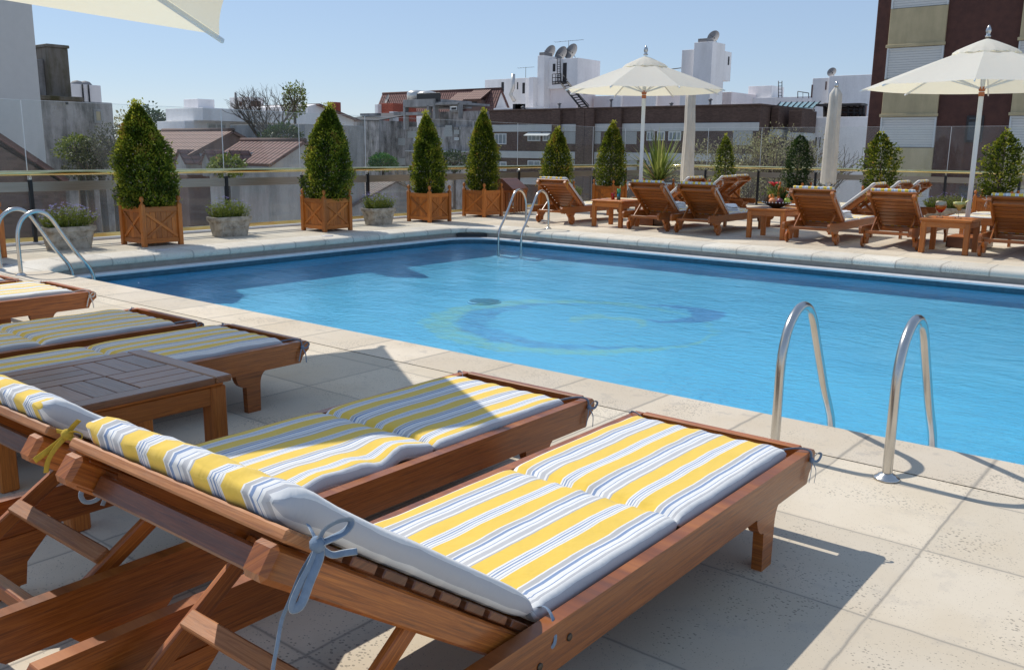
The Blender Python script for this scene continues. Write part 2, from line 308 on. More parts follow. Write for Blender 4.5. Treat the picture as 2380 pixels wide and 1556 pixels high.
# ------------------------------------------------------------------ mesh builder
class MB:
    def __init__(s): s.v = []; s.f = []; s.uv = []; s.t = []; s.sm = []; s.tint = .5
    def add(s, vs, fs, uvs=None, smooth=False, tint=None):
        o = len(s.v); s.v += [tuple(p) for p in vs]; s.t += [s.tint if tint is None else tint]*len(vs)
        for i, f in enumerate(fs):
            s.f.append([o+k for k in f]); s.sm.append(smooth)
            s.uv.append(uvs[i] if uvs else [(0., 0.)]*len(f))
        return s
    def boxm(s, size, mat, bev=.003, tint=None):
        hx, hy, hz = (a/2 for a in size); bv = min(bev, hx*.6, hy*.6, hz*.6)
        ax = max(range(3), key=lambda i: size[i]); o = [i for i in range(3) if i != ax]
        ru, rv = random.random()*50, random.random()*50
        vs = []; idx = {}
        for sx_ in (-1, 1):
            for sy_ in (-1, 1):
                for sz_ in (-1, 1):
                    for k in range(3):
                        p = [sx_*(hx-(bv if k != 0 else 0)), sy_*(hy-(bv if k != 1 else 0)), sz_*(hz-(bv if k != 2 else 0))]
                        idx[(sx_, sy_, sz_, k)] = len(vs); vs.append(V(p))
        fs = []
        for k in range(3):
            for sg in (-1, 1):
                a, b = [i for i in range(3) if i != k]; q = []
                for (p, r) in ((-1, -1), (1, -1), (1, 1), (-1, 1)):
                    sn = [0]*3; sn[k] = sg; sn[a] = p; sn[b] = r; q.append(idx[(*sn, k)])
                fs.append((q, k, sg))
        for k in range(3):          # edge chamfers along axis k
            a, b = [i for i in range(3) if i != k]
            for p in (-1, 1):
                for r in (-1, 1):
                    q = []
                    for (e, kk) in ((-1, a), (1, a), (1, b), (-1, b)):
                        sn = [0]*3; sn[k] = e; sn[a] = p; sn[b] = r; q.append(idx[(*sn, kk)])
                    fs.append((q, None, (k, p, r)))
        for sx_ in (-1, 1):
            for sy_ in (-1, 1):
                for sz_ in (-1, 1): fs.append(([idx[(sx_, sy_, sz_, k)] for k in range(3)], None, None))
        F_ = []; U = []
        for q, _, _ in fs:
            c = sum((vs[i] for i in q), V((0, 0, 0)))/len(q); n = (vs[q[1]]-vs[q[0]]).cross(vs[q[2]]-vs[q[0]])
            if n.dot(c) < 0: q = q[::-1]
            F_.append(q); U.append([(vs[i][ax]+ru, vs[i][o[0]]+vs[i][o[1]]+rv) for i in q])
        s.add([mat @ v for v in vs], F_, U, tint=random.random() if tint is None else tint)
        return s
    def box(s, x0, x1, y0, y1, z0, z1, bev=.003, tint=None):
        return s.boxm((abs(x1-x0), abs(y1-y0), abs(z1-z0)), Matrix.Translation(((x0+x1)/2, (y0+y1)/2, (z0+z1)/2)), bev, tint)
    def beam(s, p0, p1, w, h, up=(0, 0, 1), bev=.003, tint=None):
        p0, p1 = V(p0), V(p1); y = (p1-p0); ln = y.length; y.normalize(); x = y.cross(V(up)).normalized(); z = x.cross(y)
        mt = Matrix((x, y, z)).transposed().to_4x4(); mt.translation = (p0+p1)/2
        return s.boxm((w, ln, h), mt, bev, tint)
    def tube(s, pts, r, seg=10, caps=True, flat=1., up=(0, 0, 1)):
        pts = [V(p) for p in pts]; n = len(pts); rings = []; nrm = None
        rs = r if isinstance(r, (list, tuple)) else [r]*n
        for i, p in enumerate(pts):
            t = (pts[min(i+1, n-1)]-pts[max(i-1, 0)])
            if t.length < 1e-9: t = V((0, 0, 1))
            t.normalize()
            if nrm is None:
                nrm = V(up)-t*t.dot(V(up))
                if nrm.length < 1e-3: nrm = V((1, 0, 0))-t*t.x
                if nrm.length < 1e-3: nrm = V((0, 1, 0))-t*t.y
            else: nrm = nrm-t*t.dot(nrm)
            nrm.normalize(); bn = t.cross(nrm)
            rings.append([p+(nrm*math.cos(2*PI*k/seg)*flat+bn*math.sin(2*PI*k/seg))*rs[i] for k in range(seg)])
        vs = [q for rg in rings for q in rg]; fs = []; uv = []; ru = random.random()*50
        for i in range(n-1):
            for k in range(seg):
                a, b = i*seg+k, i*seg+(k+1) % seg
                fs.append([a, b, b+seg, a+seg]); uv.append([(i*.05+ru, k*.01), (i*.05+ru, k*.01+.01), (i*.05+.05+ru, k*.01+.01), (i*.05+.05+ru, k*.01)])
        if caps:
            fs.append(list(range(seg))[::-1]); uv.append([(0, 0)]*seg); fs.append([(n-1)*seg+k for k in range(seg)]); uv.append([(0, 0)]*seg)
        return s.add(vs, fs, uv, smooth=True)
    def lathe(s, prof, c=(0, 0, 0), seg=20, smooth=True, wob=0., sx=1., sy=1.):
        vs = []; n = len(prof)
        for i, (r, z) in enumerate(prof):
            for k in range(seg):
                a = 2*PI*k/seg; rr = r*(1+wob*noise.noise(V((math.cos(a)*2, math.sin(a)*2, z*4))))
                vs.append((c[0]+rr*math.cos(a)*sx, c[1]+rr*math.sin(a)*sy, c[2]+z))
        fs = []; uv = []
        for i in range(n-1):
            for k in range(seg):
                a, b = i*seg+k, i*seg+(k+1) % seg; fs.append([a, b, b+seg, a+seg]); uv.append([(prof[i][1], k*.02), (prof[i][1], k*.02+.02), (prof[i+1][1], k*.02+.02), (prof[i+1][1], k*.02)])
        fs.append(list(range(seg))[::-1]); uv.append([(0, 0)]*seg); fs.append([(n-1)*seg+k for k in range(seg)]); uv.append([(0, 0)]*seg)
        return s.add(vs, fs, uv, smooth=smooth)
    def ball(s, c, r, seg=12, sz=1.):
        n = max(5, seg//2+1); return s.lathe([(r*math.sin(PI*i/(n-1))+1e-5, -r*sz*math.cos(PI*i/(n-1))) for i in range(n)], c, seg)
    def prism(s, outline, axis, a0, a1, tint=None):      # closed outline of (u, v) swept along an axis
        k = {'x': 0, 'y': 1, 'z': 2}[axis]; n = len(outline); vs = []
        for a in (a0, a1):
            for u, v in outline: p = [u, v]; p.insert(k, a); vs.append(p)
        area = sum(outline[i][0]*outline[(i+1) % n][1]-outline[(i+1) % n][0]*outline[i][1] for i in range(n))
        if (area > 0) == (k == 1): order = 1
        else: order = 0
        fs = [list(range(n)), list(range(n, 2*n))[::-1]]+[[i, i+n, (i+1) % n+n, (i+1) % n] for i in range(n)]
        if (a1 > a0) != bool(order): fs = [f[::-1] for f in fs]
        ru = random.random()*40
        uv = [[(vs[i][(k+1) % 3]+ru, vs[i][(k+2) % 3]) for i in f] for f in fs]
        return s.add(vs, fs, uv, tint=random.random() if tint is None else tint)
    def quad(s, a, b, c, d, su=1., tint=None, uvs=None):
        a, b, c, d = V(a), V(b), V(c), V(d); w = (b-a).length; h = (d-a).length
        return s.add([a, b, c, d], [[0, 1, 2, 3]], [uvs or [(0, 0), (w, 0), (w, h), (0, h)]], tint=tint)
    def slab(s, a, b, c, d, th, tint=None):      # thick sheet: top a b c d counter-clockwise from above
        a, b, c, d = V(a), V(b), V(c), V(d); n = (b-a).cross(d-a).normalized()*th; w = (b-a).length; h = (d-a).length
        vs = [a, b, c, d, a-n, b-n, c-n, d-n]; fs = [[0, 1, 2, 3], [7, 6, 5, 4], [0, 4, 5, 1], [1, 5, 6, 2], [2, 6, 7, 3], [3, 7, 4, 0]]
        u = [(0, 0), (w, 0), (w, h), (0, h)]
        uv = [u, [u[3], u[2], u[1], u[0]]]+[[(0, 0), (0, .1), (.1, .1), (.1, 0)]]*4
        return s.add(vs, fs, uv, tint=tint)
    def build(s, name, mat, parent=None, smooth_all=False):
        me = bpy.data.meshes.new(name); me.from_pydata(s.v, [], s.f)
        ul = me.uv_layers.new(name='UVMap'); k = 0
        flat = [c for f in s.uv for p in f for c in p]; ul.data.foreach_set('uv', flat)
        at = me.color_attributes.new('tint', 'FLOAT_COLOR', 'POINT'); at.data.foreach_set('color', [c for t in s.t for c in (t, t, t, 1.)])
        me.polygons.foreach_set('use_smooth', [bool(x) or smooth_all for x in s.sm]); me.update(); me.validate()
        me.materials.append(MATS[mat]); o = bpy.data.objects.new(name, me); C.objects.link(o)
        if parent: o.parent = parent
        return o
def thing(name, label, cat, loc=(0, 0, 0), rz=0., group=None):
    o = bpy.data.objects.new(name, None); C.objects.link(o); o.location = loc; o.rotation_euler = (0, 0, rz); o.empty_display_size = .1
    o['label'] = label; o['category'] = cat
    if group: o['group'] = group
    return o
def tag(o, label, cat, group=None, kind=None):
    o['label'] = label; o['category'] = cat
    if group: o['group'] = group
    if kind: o['kind'] = kind
    return o
def struct(o, label=None): o['kind'] = 'structure'; o['label'] = label or o.name.replace('_', ' '); return o
def dup(root, loc, rz, label):
    r = root.copy(); C.objects.link(r); r.location = loc; r.rotation_euler = (0, 0, rz); r['label'] = label
    for ch in list(root.children):
        c = ch.copy(); C.objects.link(c); c.parent = r
        for g in list(ch.children): d = g.copy(); C.objects.link(d); d.parent = c
    return r

# ------------------------------------------------------------------ pool and deck
WZ = -.30; FZ = -.66
PX0, PX1, PY0, PY1 = -12.4, 4.0, 5.2, 14.08
def rrect(x0, x1, y0, y1, r, seg=10):
    pts = []
    for cx, cy, a0 in ((x1-r, y0+r, -90), (x1-r, y1-r, 0), (x0+r, y1-r, 90), (x0+r, y0+r, 180)):
        for k in range(seg+1): a = math.radians(a0+90*k/seg); pts.append((cx+r*math.cos(a), cy+r*math.sin(a)))
    return pts
def band(mb, A, B, za, zb, flip=False):
    n = len(A); vs = [(*p, za) for p in A]+[(*p, zb) for p in B]
    fs = [[i, (i+1) % n, (i+1) % n+n, i+n] for i in range(n)]
    if flip: fs = [f[::-1] for f in fs]
    mb.add(vs, fs)
def off(d, r=.85): return rrect(PX0-d, PX1+d, PY0-d, PY1+d, max(.08, r+d))
DX0, DX1, DY0, DY1 = -15.1, 9., -6., 26.4
# deck sheet with the pool cut out
import bmesh
def deck_sheet():
    bm = bmesh.new(); inner = off(.60, .85)
    outer = [(DX1, DY0), (DX1, DY1), (DX0, DY1), (DX0, DY0)]
    vi = [bm.verts.new((*p, 0)) for p in inner]; vo = [bm.verts.new((*p, 0)) for p in outer]
    n = len(vi); seg = 11
    # corner groups: 0 -> (x1,y0), 1 -> (x1,y1), 2 -> (x0,y1), 3 -> (x0,y0)
    for g in range(4):
        for k in range(seg-1): bm.faces.new((vi[g*seg+k], vo[g], vi[g*seg+k+1]))
        bm.faces.new((vi[g*seg+seg-1], vo[g], vo[(g+1) % 4], vi[((g+1)*seg) % n]))
    bmesh.ops.recalc_face_normals(bm, faces=bm.faces)
    me = bpy.data.meshes.new('pool_deck'); bm.to_mesh(me); bm.free()
    if me.polygons[0].normal.z < 0: me.flip_normals()
    me.materials.append(MATS['deck_slabs']); o = bpy.data.objects.new('pool_deck', me); C.objects.link(o); return o
struct(deck_sheet(), 'pale stone slab deck around the pool')
# coping in four stretches with a rounded inner lip
def coping():
    prof = [(.60, 0.), (.075, 0.), (.045, -.006), (.02, -.02), (.004, -.045), (0., -.07), (.004, -.095), (.03, -.112), (.12, -.115)]
    for nm, lo, mt in (('coping_near', 'near', 'coping_near'), ('coping_far', 'far', 'coping_far'), ('coping_left', 'left', 'coping_left')):
        mb = MB(); rings = [off(d) for d, _ in prof]; n = len(rings[0]); seg = 11
        if lo == 'near': ids = [3*seg+9, 3*seg+10, 0, 1, 2]
        elif lo == 'far': ids = list(range(seg+4, 2*seg+8))
        else: ids = list(range(2*seg+7, 3*seg+10))
        vs = []
        for (d, z), rg in zip(prof, rings): vs += [(*rg[i], z+(.004 if d > .5 else 0)) for i in ids]
        m_ = len(ids); fs = []
        for a in range(len(prof)-1):
            for k in range(m_-1): fs.append([a*m_+k, a*m_+k+1, (a+1)*m_+k+1, (a+1)*m_+k][::-1])
        mb.add(vs, fs, smooth=True); struct(mb.build(nm, mt), 'rounded stone coping along the %s side of the pool' % lo)
coping()
mb = MB(); band(mb, off(.05), off(.05), -.115, -.20, True); struct(mb.build('pool_upper_wall', 'pool_wall'))
mb = MB()
pr_ = [(.05, -.19), (-.07, -.188), (-.10, -.196), (-.108, -.213), (-.095, -.235), (.0, -.24)]
for (a, za), (b, zb) in zip(pr_[:-1], pr_[1:]): band(mb, off(a), off(b), za, zb, True)
struct(mb.build('pool_gutter', 'gutter', smooth_all=True), 'pale rounded gutter lip just above the water')
mb = MB(); band(mb, off(0.), off(0.), -.238, WZ-.03, True); struct(mb.build('waterline_tiles', 'waterline_tile'))
mb = MB(); band(mb, off(0.), off(0.), WZ-.03, -.45, True); band(mb, off(0.), off(-.25), -.45, -.56, True); band(mb, off(-.25), off(-.8), -.56, FZ+.002, True); struct(mb.build('pool_sides', 'pool_lining'), 'blue tiled sides of the pool below the waterline')
mb = MB(); fl = off(0.); mb.add([(*p, FZ) for p in fl], [list(range(len(fl)))]); struct(mb.build('pool_basin', 'pool_lining'), 'blue pool basin with a green and dark blue swirl mosaic')
mb = MB(); mb.add([(*p, WZ) for p in off(-.001)], [list(range(len(fl)))]); struct(mb.build('pool_water', 'pool_water'), 'rippled clear blue pool water')
# hotel body below the deck and the city ground
mb = MB(); 
for a, b in (((DX0, DY0), (DX1, DY0)), ((DX1, DY0), (DX1, DY1)), ((DX1, DY1), (DX0, DY1)), ((DX0, DY1), (DX0, DY0))): mb.add([(*a, -.01), (*b, -.01), (*b, -12), (*a, -12)], [[3, 2, 1, 0]])
tag(mb.build('hotel_wall', 'grey_render'), 'grey rendered wall of the hotel below the pool deck', 'building')
mb = MB(); mb.add([(-900, -500, -12), (700, -500, -12), (700, 1100, -12), (-900, 1100, -12)], [[0, 1, 2, 3]]); struct(mb.build('city_ground', 'street_grey'))
mb = MB(); mb.box(DX0, DX0+.22, DY0, DY1, .0, .035, .008); mb.box(DX0+.22, DX1, DY1-.22, DY1, 0, .035, .008); struct(mb.build('kerb', 'gutter'), 'low pale kerb under the railing')
# deck drains and skimmer
def grate(x, y):
    t = thing('floor_drain', 'slotted drain grating let into the deck beside the near left corner of the pool' if x < -12 else 'drain', 'drain', (x, y, .004))
    mb = MB(); mb.box(-.10, .10, -.10, .10, 0, .006, .002); mb.build('grate_plate', 'gutter', t)
    mb = MB()
    for k in range(7): mb.box(-.075, .075, -.085+k*.026, -.072+k*.026, .0055, .008, .001)
    mb.build('grate_slot', 'dark_opening', t)
grate(-12.62, 4.95)
dq = ray(1125, 700); dq = dq*((FZ+.01-EYE)/dq.z); t = thing('main_drain', 'faint round drain grating on the floor of the pool', 'drain', (dq.x, dq.y, FZ+.004)); mb = MB(); mb.lathe([(.26, 0), (.25, .012), (.02, .014)], (0, 0, 0), 28); mb.build('drain_rim', 'pool_lining', t)
mb = MB()
for k in range(9): w_ = math.sqrt(max(.001, .22**2-(-.20+k*.05)**2)); mb.box(-w_, w_, -.212+k*.05, -.188+k*.05, .0145, .019, .001)
mb.build('drain_slot', 'drain_teal', t)
for i, (x, y, l) in enumerate(((-12.78, 7.35, 'white skimmer lid in the deck below the largest topiary box'), (-12.8, 10.6, 'white skimmer lid in the deck below the second topiary box'))):
    mb = MB(); mb.lathe([(.10, 0), (.11, .004), (.105, .009), (.02, .010)], (0, 0, 0), 20); o = mb.build('deck_hatch', 'gutter'); o.location = (x, y, .002); tag(o, l, 'hatch', 'skimmer hatches beside the pool')
mb = MB(); mb.boxm((.62, .1, .075), Matrix.Rotation(math.radians(45), 4, 'Z'), .002); o = mb.build('skimmer_opening', 'dark_opening'); o.location = (PX0+.26, PY1-.26, -.155); tag(o, 'dark skimmer mouth in the far left corner of the pool wall', 'skimmer')

# ------------------------------------------------------------------ ladders
def ladder(loc, rz, label, sep=.582, drop=.75):
    t = thing('pool_ladder', label, 'ladder', loc, rz, 'steel ladders of the pool')
    prof = [(0, 0), (.0, .25), (.0, .42), (.008, .52), (.03, .60), (.075, .68), (.14, .735), (.215, .765), (.29, .765), (.365, .73), (.43, .66), (.49, .56), (.60, .38), (.70, .22), (.82, .06), (.87, -.03), (.89, -.12), (.89, -.3), (.89, -.9)]
    # smooth
    def cat(P, n=5):
        out = []
        for i in range(len(P)-1):
            p0, p1, p2, p3 = (V(P[max(0, i-1)]), V(P[i]), V(P[i+1]), V(P[min(len(P)-1, i+2)]))
            for k in range(n):
                s_ = k/n; out.append(.5*((2*p1)+(-p0+p2)*s_+(2*p0-5*p1+4*p2-p3)*s_*s_+(-p0+3*p1-3*p2+p3)*s_**3))
        out.append(V(P[-1])); return out
    pp = cat(prof, 4)
    for sgn in (-1, 1):
        mb = MB(); mb.tube([(sgn*sep/2, p.x, p.y) for p in pp], .0245, 16, up=(1, 0, 0)); h = mb.build('handrail', 'steel', t)
        mb = MB(); mb.lathe([(.062, 0), (.064, .006), (.058, .012), (.045, .018), (.043, .024), (.030, .03), (.026, .034)], (sgn*sep/2, 0, .001), 24); mb.build('flange', 'steel', h)
    for z in (-.62, -.8, -.95):
        mb = MB(); mb.box(-sep/2+.02, sep/2-.02, .84, .93, z-.015, z+.01, .004); mb.build('tread', 'steel', t)
    return t
ladder((-1.459, 4.45, 0), 0, 'steel ladder rails in the foreground beside the nearest sunlit lounger')
ladder((-11.77, 4.72, 0), 0, 'steel ladder rails at the near left corner of the pool')
ladder((-11.19, 14.78, 0), PI, 'steel ladder rails on the far side of the pool before the first far lounger')

# ------------------------------------------------------------------ loungers
LW = .85; LL = 2.80
def ribbon(mb, pts, w=.009, n=6):
    P = [V(p) for p in pts]; out = []
    for i in range(len(P)-1):
        p0, p1, p2, p3 = P[max(0, i-1)], P[i], P[i+1], P[min(len(P)-1, i+2)]
        for k in range(n): s_ = k/n; out.append(.5*((2*p1)+(-p0+p2)*s_+(2*p0-5*p1+4*p2-p3)*s_*s_+(-p0+3*p1-3*p2+p3)*s_**3))
    out.append(P[-1]); mb.tube(out, w*.6, 8, flat=.2, up=(1, .2, .1))
def bow(c, sx_=1, big=1., w=.010, tail=0.):
    mb = MB(); c = V(c); q = lambda x, y, z: c+V((x*sx_, y, z))*big
    mb.ball(c, .014*big, 8)
    ribbon(mb, [q(0, 0, 0), q(.02, .03, .05), q(.045, .07, .055), q(.05, .075, .03), q(.025, .035, .005), q(0, 0, 0)], w)
    ribbon(mb, [q(0, 0, 0), q(.01, -.02, -.05), q(.02, -.035, -.11), q(.035, -.03, -.10), q(.02, -.01, -.04), q(0, 0, 0)], w)
    ribbon(mb, [q(0, 0, 0), q(.03, -.02, -.01), q(.07, .02, .0), q(.10, .03, .01)], w)
    ribbon(mb, [q(0, 0, 0), q(.01, .01, -.06), q(.015, .0, -.13-tail*.5), q(.03, .01, -.17-tail)], w)
    ribbon(mb, [q(0, 0, 0), q(-.02, .01, .02), q(-.05, .02, .03)], w)
    return mb
def cushion_mesh(path, seams, W=.73, th=.075, seed=0, wrinkle=.0, xo=0., shift=0.):
    # path: (y, z) of the underside line; seams: path lengths where panels meet
    P = [V((0, a, b)) for a, b in path]; ln = [0.]
    for i in range(1, len(P)): ln.append(ln[-1]+(P[i]-P[i-1]).length)
    tot = ln[-1]; bounds = [0.]+seams+[tot]
    def at(s_):
        s_ = max(0, min(tot, s_))
        for i in range(1, len(P)):
            if s_ <= ln[i]+1e-9:
                t = (s_-ln[i-1])/max(1e-9, ln[i]-ln[i-1]); return P[i-1].lerp(P[i], t)
        return P[-1]
    ss = []
    for a, b in zip(bounds[:-1], bounds[1:]):
        for k in range(25): u = k/24; ss.append((a+(b-a)*(.5-.5*math.cos(PI*u))*.35+(b-a)*u*.65, u, a == 0, b == tot))
    prof = []; hw, R_ = W/2, th*.34
    nt_ = 56
    for k in range(nt_+1): prof.append((-hw+R_+(2*hw-2*R_)*k/nt_, 1.))
    cs = 6
    for k in range(1, cs): a = PI/2-PI*k/cs; prof.append((hw-R_+R_*math.cos(a), math.sin(a)))
    for k in range(nt_+1): prof.append((hw-R_-(2*hw-2*R_)*k/nt_, -1.))
    for k in range(1, cs): a = -PI/2-PI*k/cs; prof.append((-hw+R_+R_*math.cos(a), math.sin(a)))
    n = len(prof); vs = []; us = []
    arc = [0.]
    for k in range(1, n): arc.append(arc[-1]+math.hypot(prof[k][0]-prof[k-1][0], (prof[k][1]-prof[k-1][1])*th*.5))
    mid = arc[nt_]/2
    for s_, u, first, last in ss:
        e = max(.0, 1-abs(2*u-1)**7)**.45; e = .16+.84*e; ew = 1-.035*(1-e)
        p = at(s_); q = at(s_+.02)-at(s_-.02); q.normalize(); nr = V((0, -q.z, q.y))
        if nr.z < 0: nr = -nr
        for k, (x, zz) in enumerate(prof):
            pw = V((x*3+seed*7, s_*3, 0)); d = noise.noise(pw*1.6)*.0045+noise.noise(V((x*9+seed, s_*8, zz)))*.0025
            crown = 1+.07*(1-(x/hw)**2)
            h_ = th*.5+zz*th*.5*e*crown*(1 if zz > 0 else .96)
            y_off = 0.
            if zz > -.2: h_ += d*(1 if zz > 0 else .4)
            if s_ < .16: h_ += zz*.010*math.exp(-((s_-.06)/.06)**2)
            if s_ < .10: h_ += (.0028*math.sin(x*62+seed)+.0018*math.sin(x*101))*(1-s_/.10)*(1 if zz > -.5 else -1)
            # crease fans at the seams
            cr_ = math.exp(-((min(u, 1-u))/.10)**2); h_ += cr_*.003*math.sin(x*60+seed*3)*max(0, zz)
            if wrinkle and u > .0: 
                ed = max(0, min(1, (x-.15*hw)/(.85*hw)))
                if 0.95 < s_ < 1.75:
                    wv = math.sin((s_-.95)/.8*PI); h_ += ed*wrinkle*wv*(.6*math.sin(s_*17)+.45*math.sin(s_*29+1)); x2 = -ed*wrinkle*wv*(1.2+.9*math.sin(s_*13))
                else: x2 = 0.
            else: x2 = 0.
            vs.append(p+nr*h_+V((x*ew+x2+xo+noise.noise(V((s_*4, seed, zz)))*.004, 0, 0)))
            uu = .5+(arc[k]-mid)/W; uu = 1-(uu-1)*.95 if uu > 1 else uu; uu = -uu if uu < 0 else uu; us.append((min(.995, uu), s_))
    m_ = len(ss); fs = []; uv = []
    for i in range(m_-1):
        for k in range(n):
            k2 = (k+1) % n; a, b, c_, d = i*n+k, i*n+k2, (i+1)*n+k2, (i+1)*n+k
            if k < nt_: ua, ub = us[a], us[b]
            else:
                bot = nt_+cs <= k < nt_+cs+nt_; sd = arc[nt_+cs]-arc[nt_]; f_ = lambda q: ((.44+.158*min(1., abs(q)/max(1e-6, sd)))*.385-shift)
                if bot: ua, ub = (.5+prof[k][0]/W, us[a][1]), (.5+prof[k2][0]/W, us[a][1])
                elif k < nt_+cs+nt_//2: ua, ub = (f_(arc[k]-arc[nt_]), us[a][1]), (f_(arc[min(k+1, n-1)]-arc[nt_]), us[a][1])
                else: tail_ = arc[-1]+(arc[nt_+1]-arc[nt_]); ua, ub = (f_(tail_-arc[k]), us[a][1]), (f_(tail_-(arc[k2] if k2 else tail_)), us[a][1])
            fs.append([a, b, c_, d]); uv.append([ua, ub, (ub[0], us[d][1]), (ua[0], us[d][1])])
    fs.append(list(range(n))[::-1]); uv.append([(.5+prof[k][0]/W, 0.) for k in range(n)][::-1]); fs.append([(m_-1)*n+k for k in range(n)]); uv.append([(.5+prof[k][0]/W, tot) for k in range(n)])
    if (V(vs[fs[0][1]])-V(vs[fs[0][0]])).cross(V(vs[fs[0][2]])-V(vs[fs[0][0]])).z < 0: fs = [f[::-1] for f in fs]; uv = [u[::-1] for u in uv]
    mb = MB(); mb.add(vs, fs, uv, smooth=True); return mb
def lounger(label, loc, rz=0., ang=33.4, ties='ribbon_grey', fabric='striped_fabric', seed=0, detail=True, wrinkle=0., tail=0., foot_gap=.13, group='wooden sun loungers around the pool', wheels='teak', blen=.935, custom=None):
    t = thing('sun_lounger', label, 'sun lounger', loc, rz, group)
    hw = LW/2; A = math.radians(ang); hy, hz = .93, .345
    d = V((0, -math.cos(A), math.sin(A))); up = V((0, math.sin(A), math.cos(A))); tp = V((0, hy, hz))+d*blen
    for sg in (-1, 1):
        mb = MB(); x0, x1 = sg*(hw-.045), sg*hw
        o_ = [(0, .27), (0, .345), (.025, .38), (LL-.02, .38), (LL, .365), (LL, .325), (LL-.05, .285), (LL-.07, .245), (.03, .245)]
        mb.prism(o_, 'x', min(x0, x1), max(x0, x1)); mb.build('side_rail', 'teak', t)
        # foot leg with curved brackets
        mb = MB(); y = LL-.42; pts = [(y-.045, 0), (y+.045, 0), (y+.05, .16)]
        for k in range(6): a = PI/2*k/5; pts.append((y+.05+.05*(1-math.cos(a)), .16+.085*math.sin(a)))
        pts += [(y-.12, .245)]
        for k in range(6): a = PI/2*k/5; pts.append((y-.05-.07*math.cos(a), .245-.085*math.sin(a)))
        mb.prism(pts, 'x', sg*(hw-.008) if sg < 0 else sg*(hw-.05), sg*(hw-.05) if sg < 0 else sg*(hw-.008)); mb.build('leg', 'teak', t)
        mb = MB(); y = .36; pts = [(y-.05, .06), (y+.05, .06), (y+.06, .14), (y+.16, .245), (y-.16, .245), (y-.06, .14)]
        mb.prism(pts, 'x', sg*(hw-.05) if sg > 0 else sg*(hw-.008), sg*(hw-.008) if sg > 0 else sg*(hw-.05)); lg = mb.build('wheel_leg', 'teak', t)
        mb = MB(); mb.lathe([(.02, -.022), (.085, -.022), (.098, -.014), (.098, .014), (.085, .022), (.03, .024), (.028, .032), (.005, .034)], (0, 0, 0), 28, smooth=False)
        w = mb.build('wheel', wheels, t); w.location = (sg*(hw+.02), .34, .1); w.rotation_euler = (0, sg*PI/2, 0)
        # backrest side bar and support strut
        mb = MB(); off_ = up*(-.045); p0 = V((sg*(hw-.075), hy, hz))+off_; p1 = V((sg*(hw-.075), tp.y, tp.z))+off_
        mb.beam(p0-d*.03, p1+d*.0, .036, .076, up=tuple(up), bev=.006); mb.build('backrest_bar', 'teak', t)
        s0 = V((sg*(hw-.12), hy, hz))+d*(blen*.42)+off_; s1 = V((sg*(hw-.12), .19 if ang < 38 else .24, .235))
        mb = MB(); mb.beam(s0, s1, .026, .052, up=(0, 1, 0), bev=.005); mb.build('support_strut', 'teak', t)
    # end pieces
    mb = MB(); mb.box(-hw+.05, hw-.05, LL-.05, LL-.012, .29, .385, .006); mb.build('end_board', 'teak', t)
    mb = MB(); mb.box(-hw+.047, hw-.047, .16, .20, .25, .30, .005); mb.build('stretcher', 'teak', t); mb = MB(); mb.box(-hw+.047, hw-.047, hy+.02, hy+.06, .25, .31, .005); mb.build('stretcher', 'teak', t)
    # seat slats
    mb = MB(); y = hy+.05
    while y < LL-.09:
        mb.box(-hw+.046, hw-.046, y, y+.07, .312, .334, .003); y += .096
    mb.build('seat_slats', 'teak_dark' if detail else 'teak', t)
    # backrest slats + top rail
    mb = MB(); s_ = .02
    while s_ < blen-.10:
        c = V((0, hy, hz))+d*(s_+.04)+up*.010; mb.beam(c+V((-hw+.055, 0, 0)), c+V((hw-.055, 0, 0)), .08, .022, up=tuple(up), bev=.003); s_ += .105 if detail else .098
    mb.build('backrest_slats', 'teak_dark' if detail else 'teak', t)
    mb = MB(); c = V((0, hy, hz))+d*(blen-.025)+up*.010; mb.beam(c+V((-hw+.02, 0, 0)), c+V((hw-.02, 0, 0)), .095, .026, up=tuple(up), bev=.005)
    mb.build('top_rail', 'teak_worn' if detail else 'teak', t)
    for sg in (-1, 1):
        mb = MB(); c = V((sg*(hw-.062), hy, hz))+d*(blen-.03)-up*.045; mb.beam(c-d*.065, c+d*.055, .07, .074, up=tuple(up), bev=.012); mb.build('end_block', 'teak', t)
    mb = MB(); c = V((0, hy, hz))+d*(blen-.06)-up*.055; mb.beam(c+V((-hw+.10, 0, 0)), c+V((hw-.10, 0, 0)), .04, .05, up=tuple(up), bev=.005); mb.build('back_rail', 'teak_dark' if detail else 'teak', t)
    if detail:
        s0 = V((0, hy, hz))+d*(blen*.42)+up*(-.045); s1 = V((0, .19, .235)); c = s0.lerp(s1, .52)+V((0, -.02, .02))
        mb = MB(); mb.beam(c+V((-hw+.13, 0, 0)), c+V((hw-.13, 0, 0)), .024, .05, up=(0, 1, .6), bev=.004); mb.build('strut_crossbar', 'teak_worn', t)
        for sg in (-1, 1):
            for (y, z) in ((hy+.10, .315), (hy-.03, .29)):
                mb = MB(); mb.lathe([(.011, 0), (.011, .003), (.006, .005)], (0, 0, 0), 12); o = mb.build('bolt', 'bolt', t); o.location = (sg*hw, y, z); o.rotation_euler = (0, sg*PI/2, 0)
    # cushion
    u0 = V((0, hy+.02, hz-.005)); cu = up*.024
    top_ = V((0, hy, hz))+d*(blen+.035)+cu
    path = [(top_.y, top_.z)]
    fold = V((0, hy, hz))+d*.03+cu
    path += [(fold.y, fold.z), (hy+.055, .340), (LL-foot_gap, .338)]
    lb = (top_-fold).length+.04; tot = sum(math.dist(path[i], path[i+1]) for i in range(3)); l0 = math.dist(path[0], path[1])+.03
    cm = cushion_mesh(path, [l0, l0+(tot-l0)*.47], th=.070 if detail else .065, seed=seed, wrinkle=wrinkle, shift=0. if fabric == 'striped_fabric' else .62*.385)
    cu_ = cm.build('cushion', fabric, t)
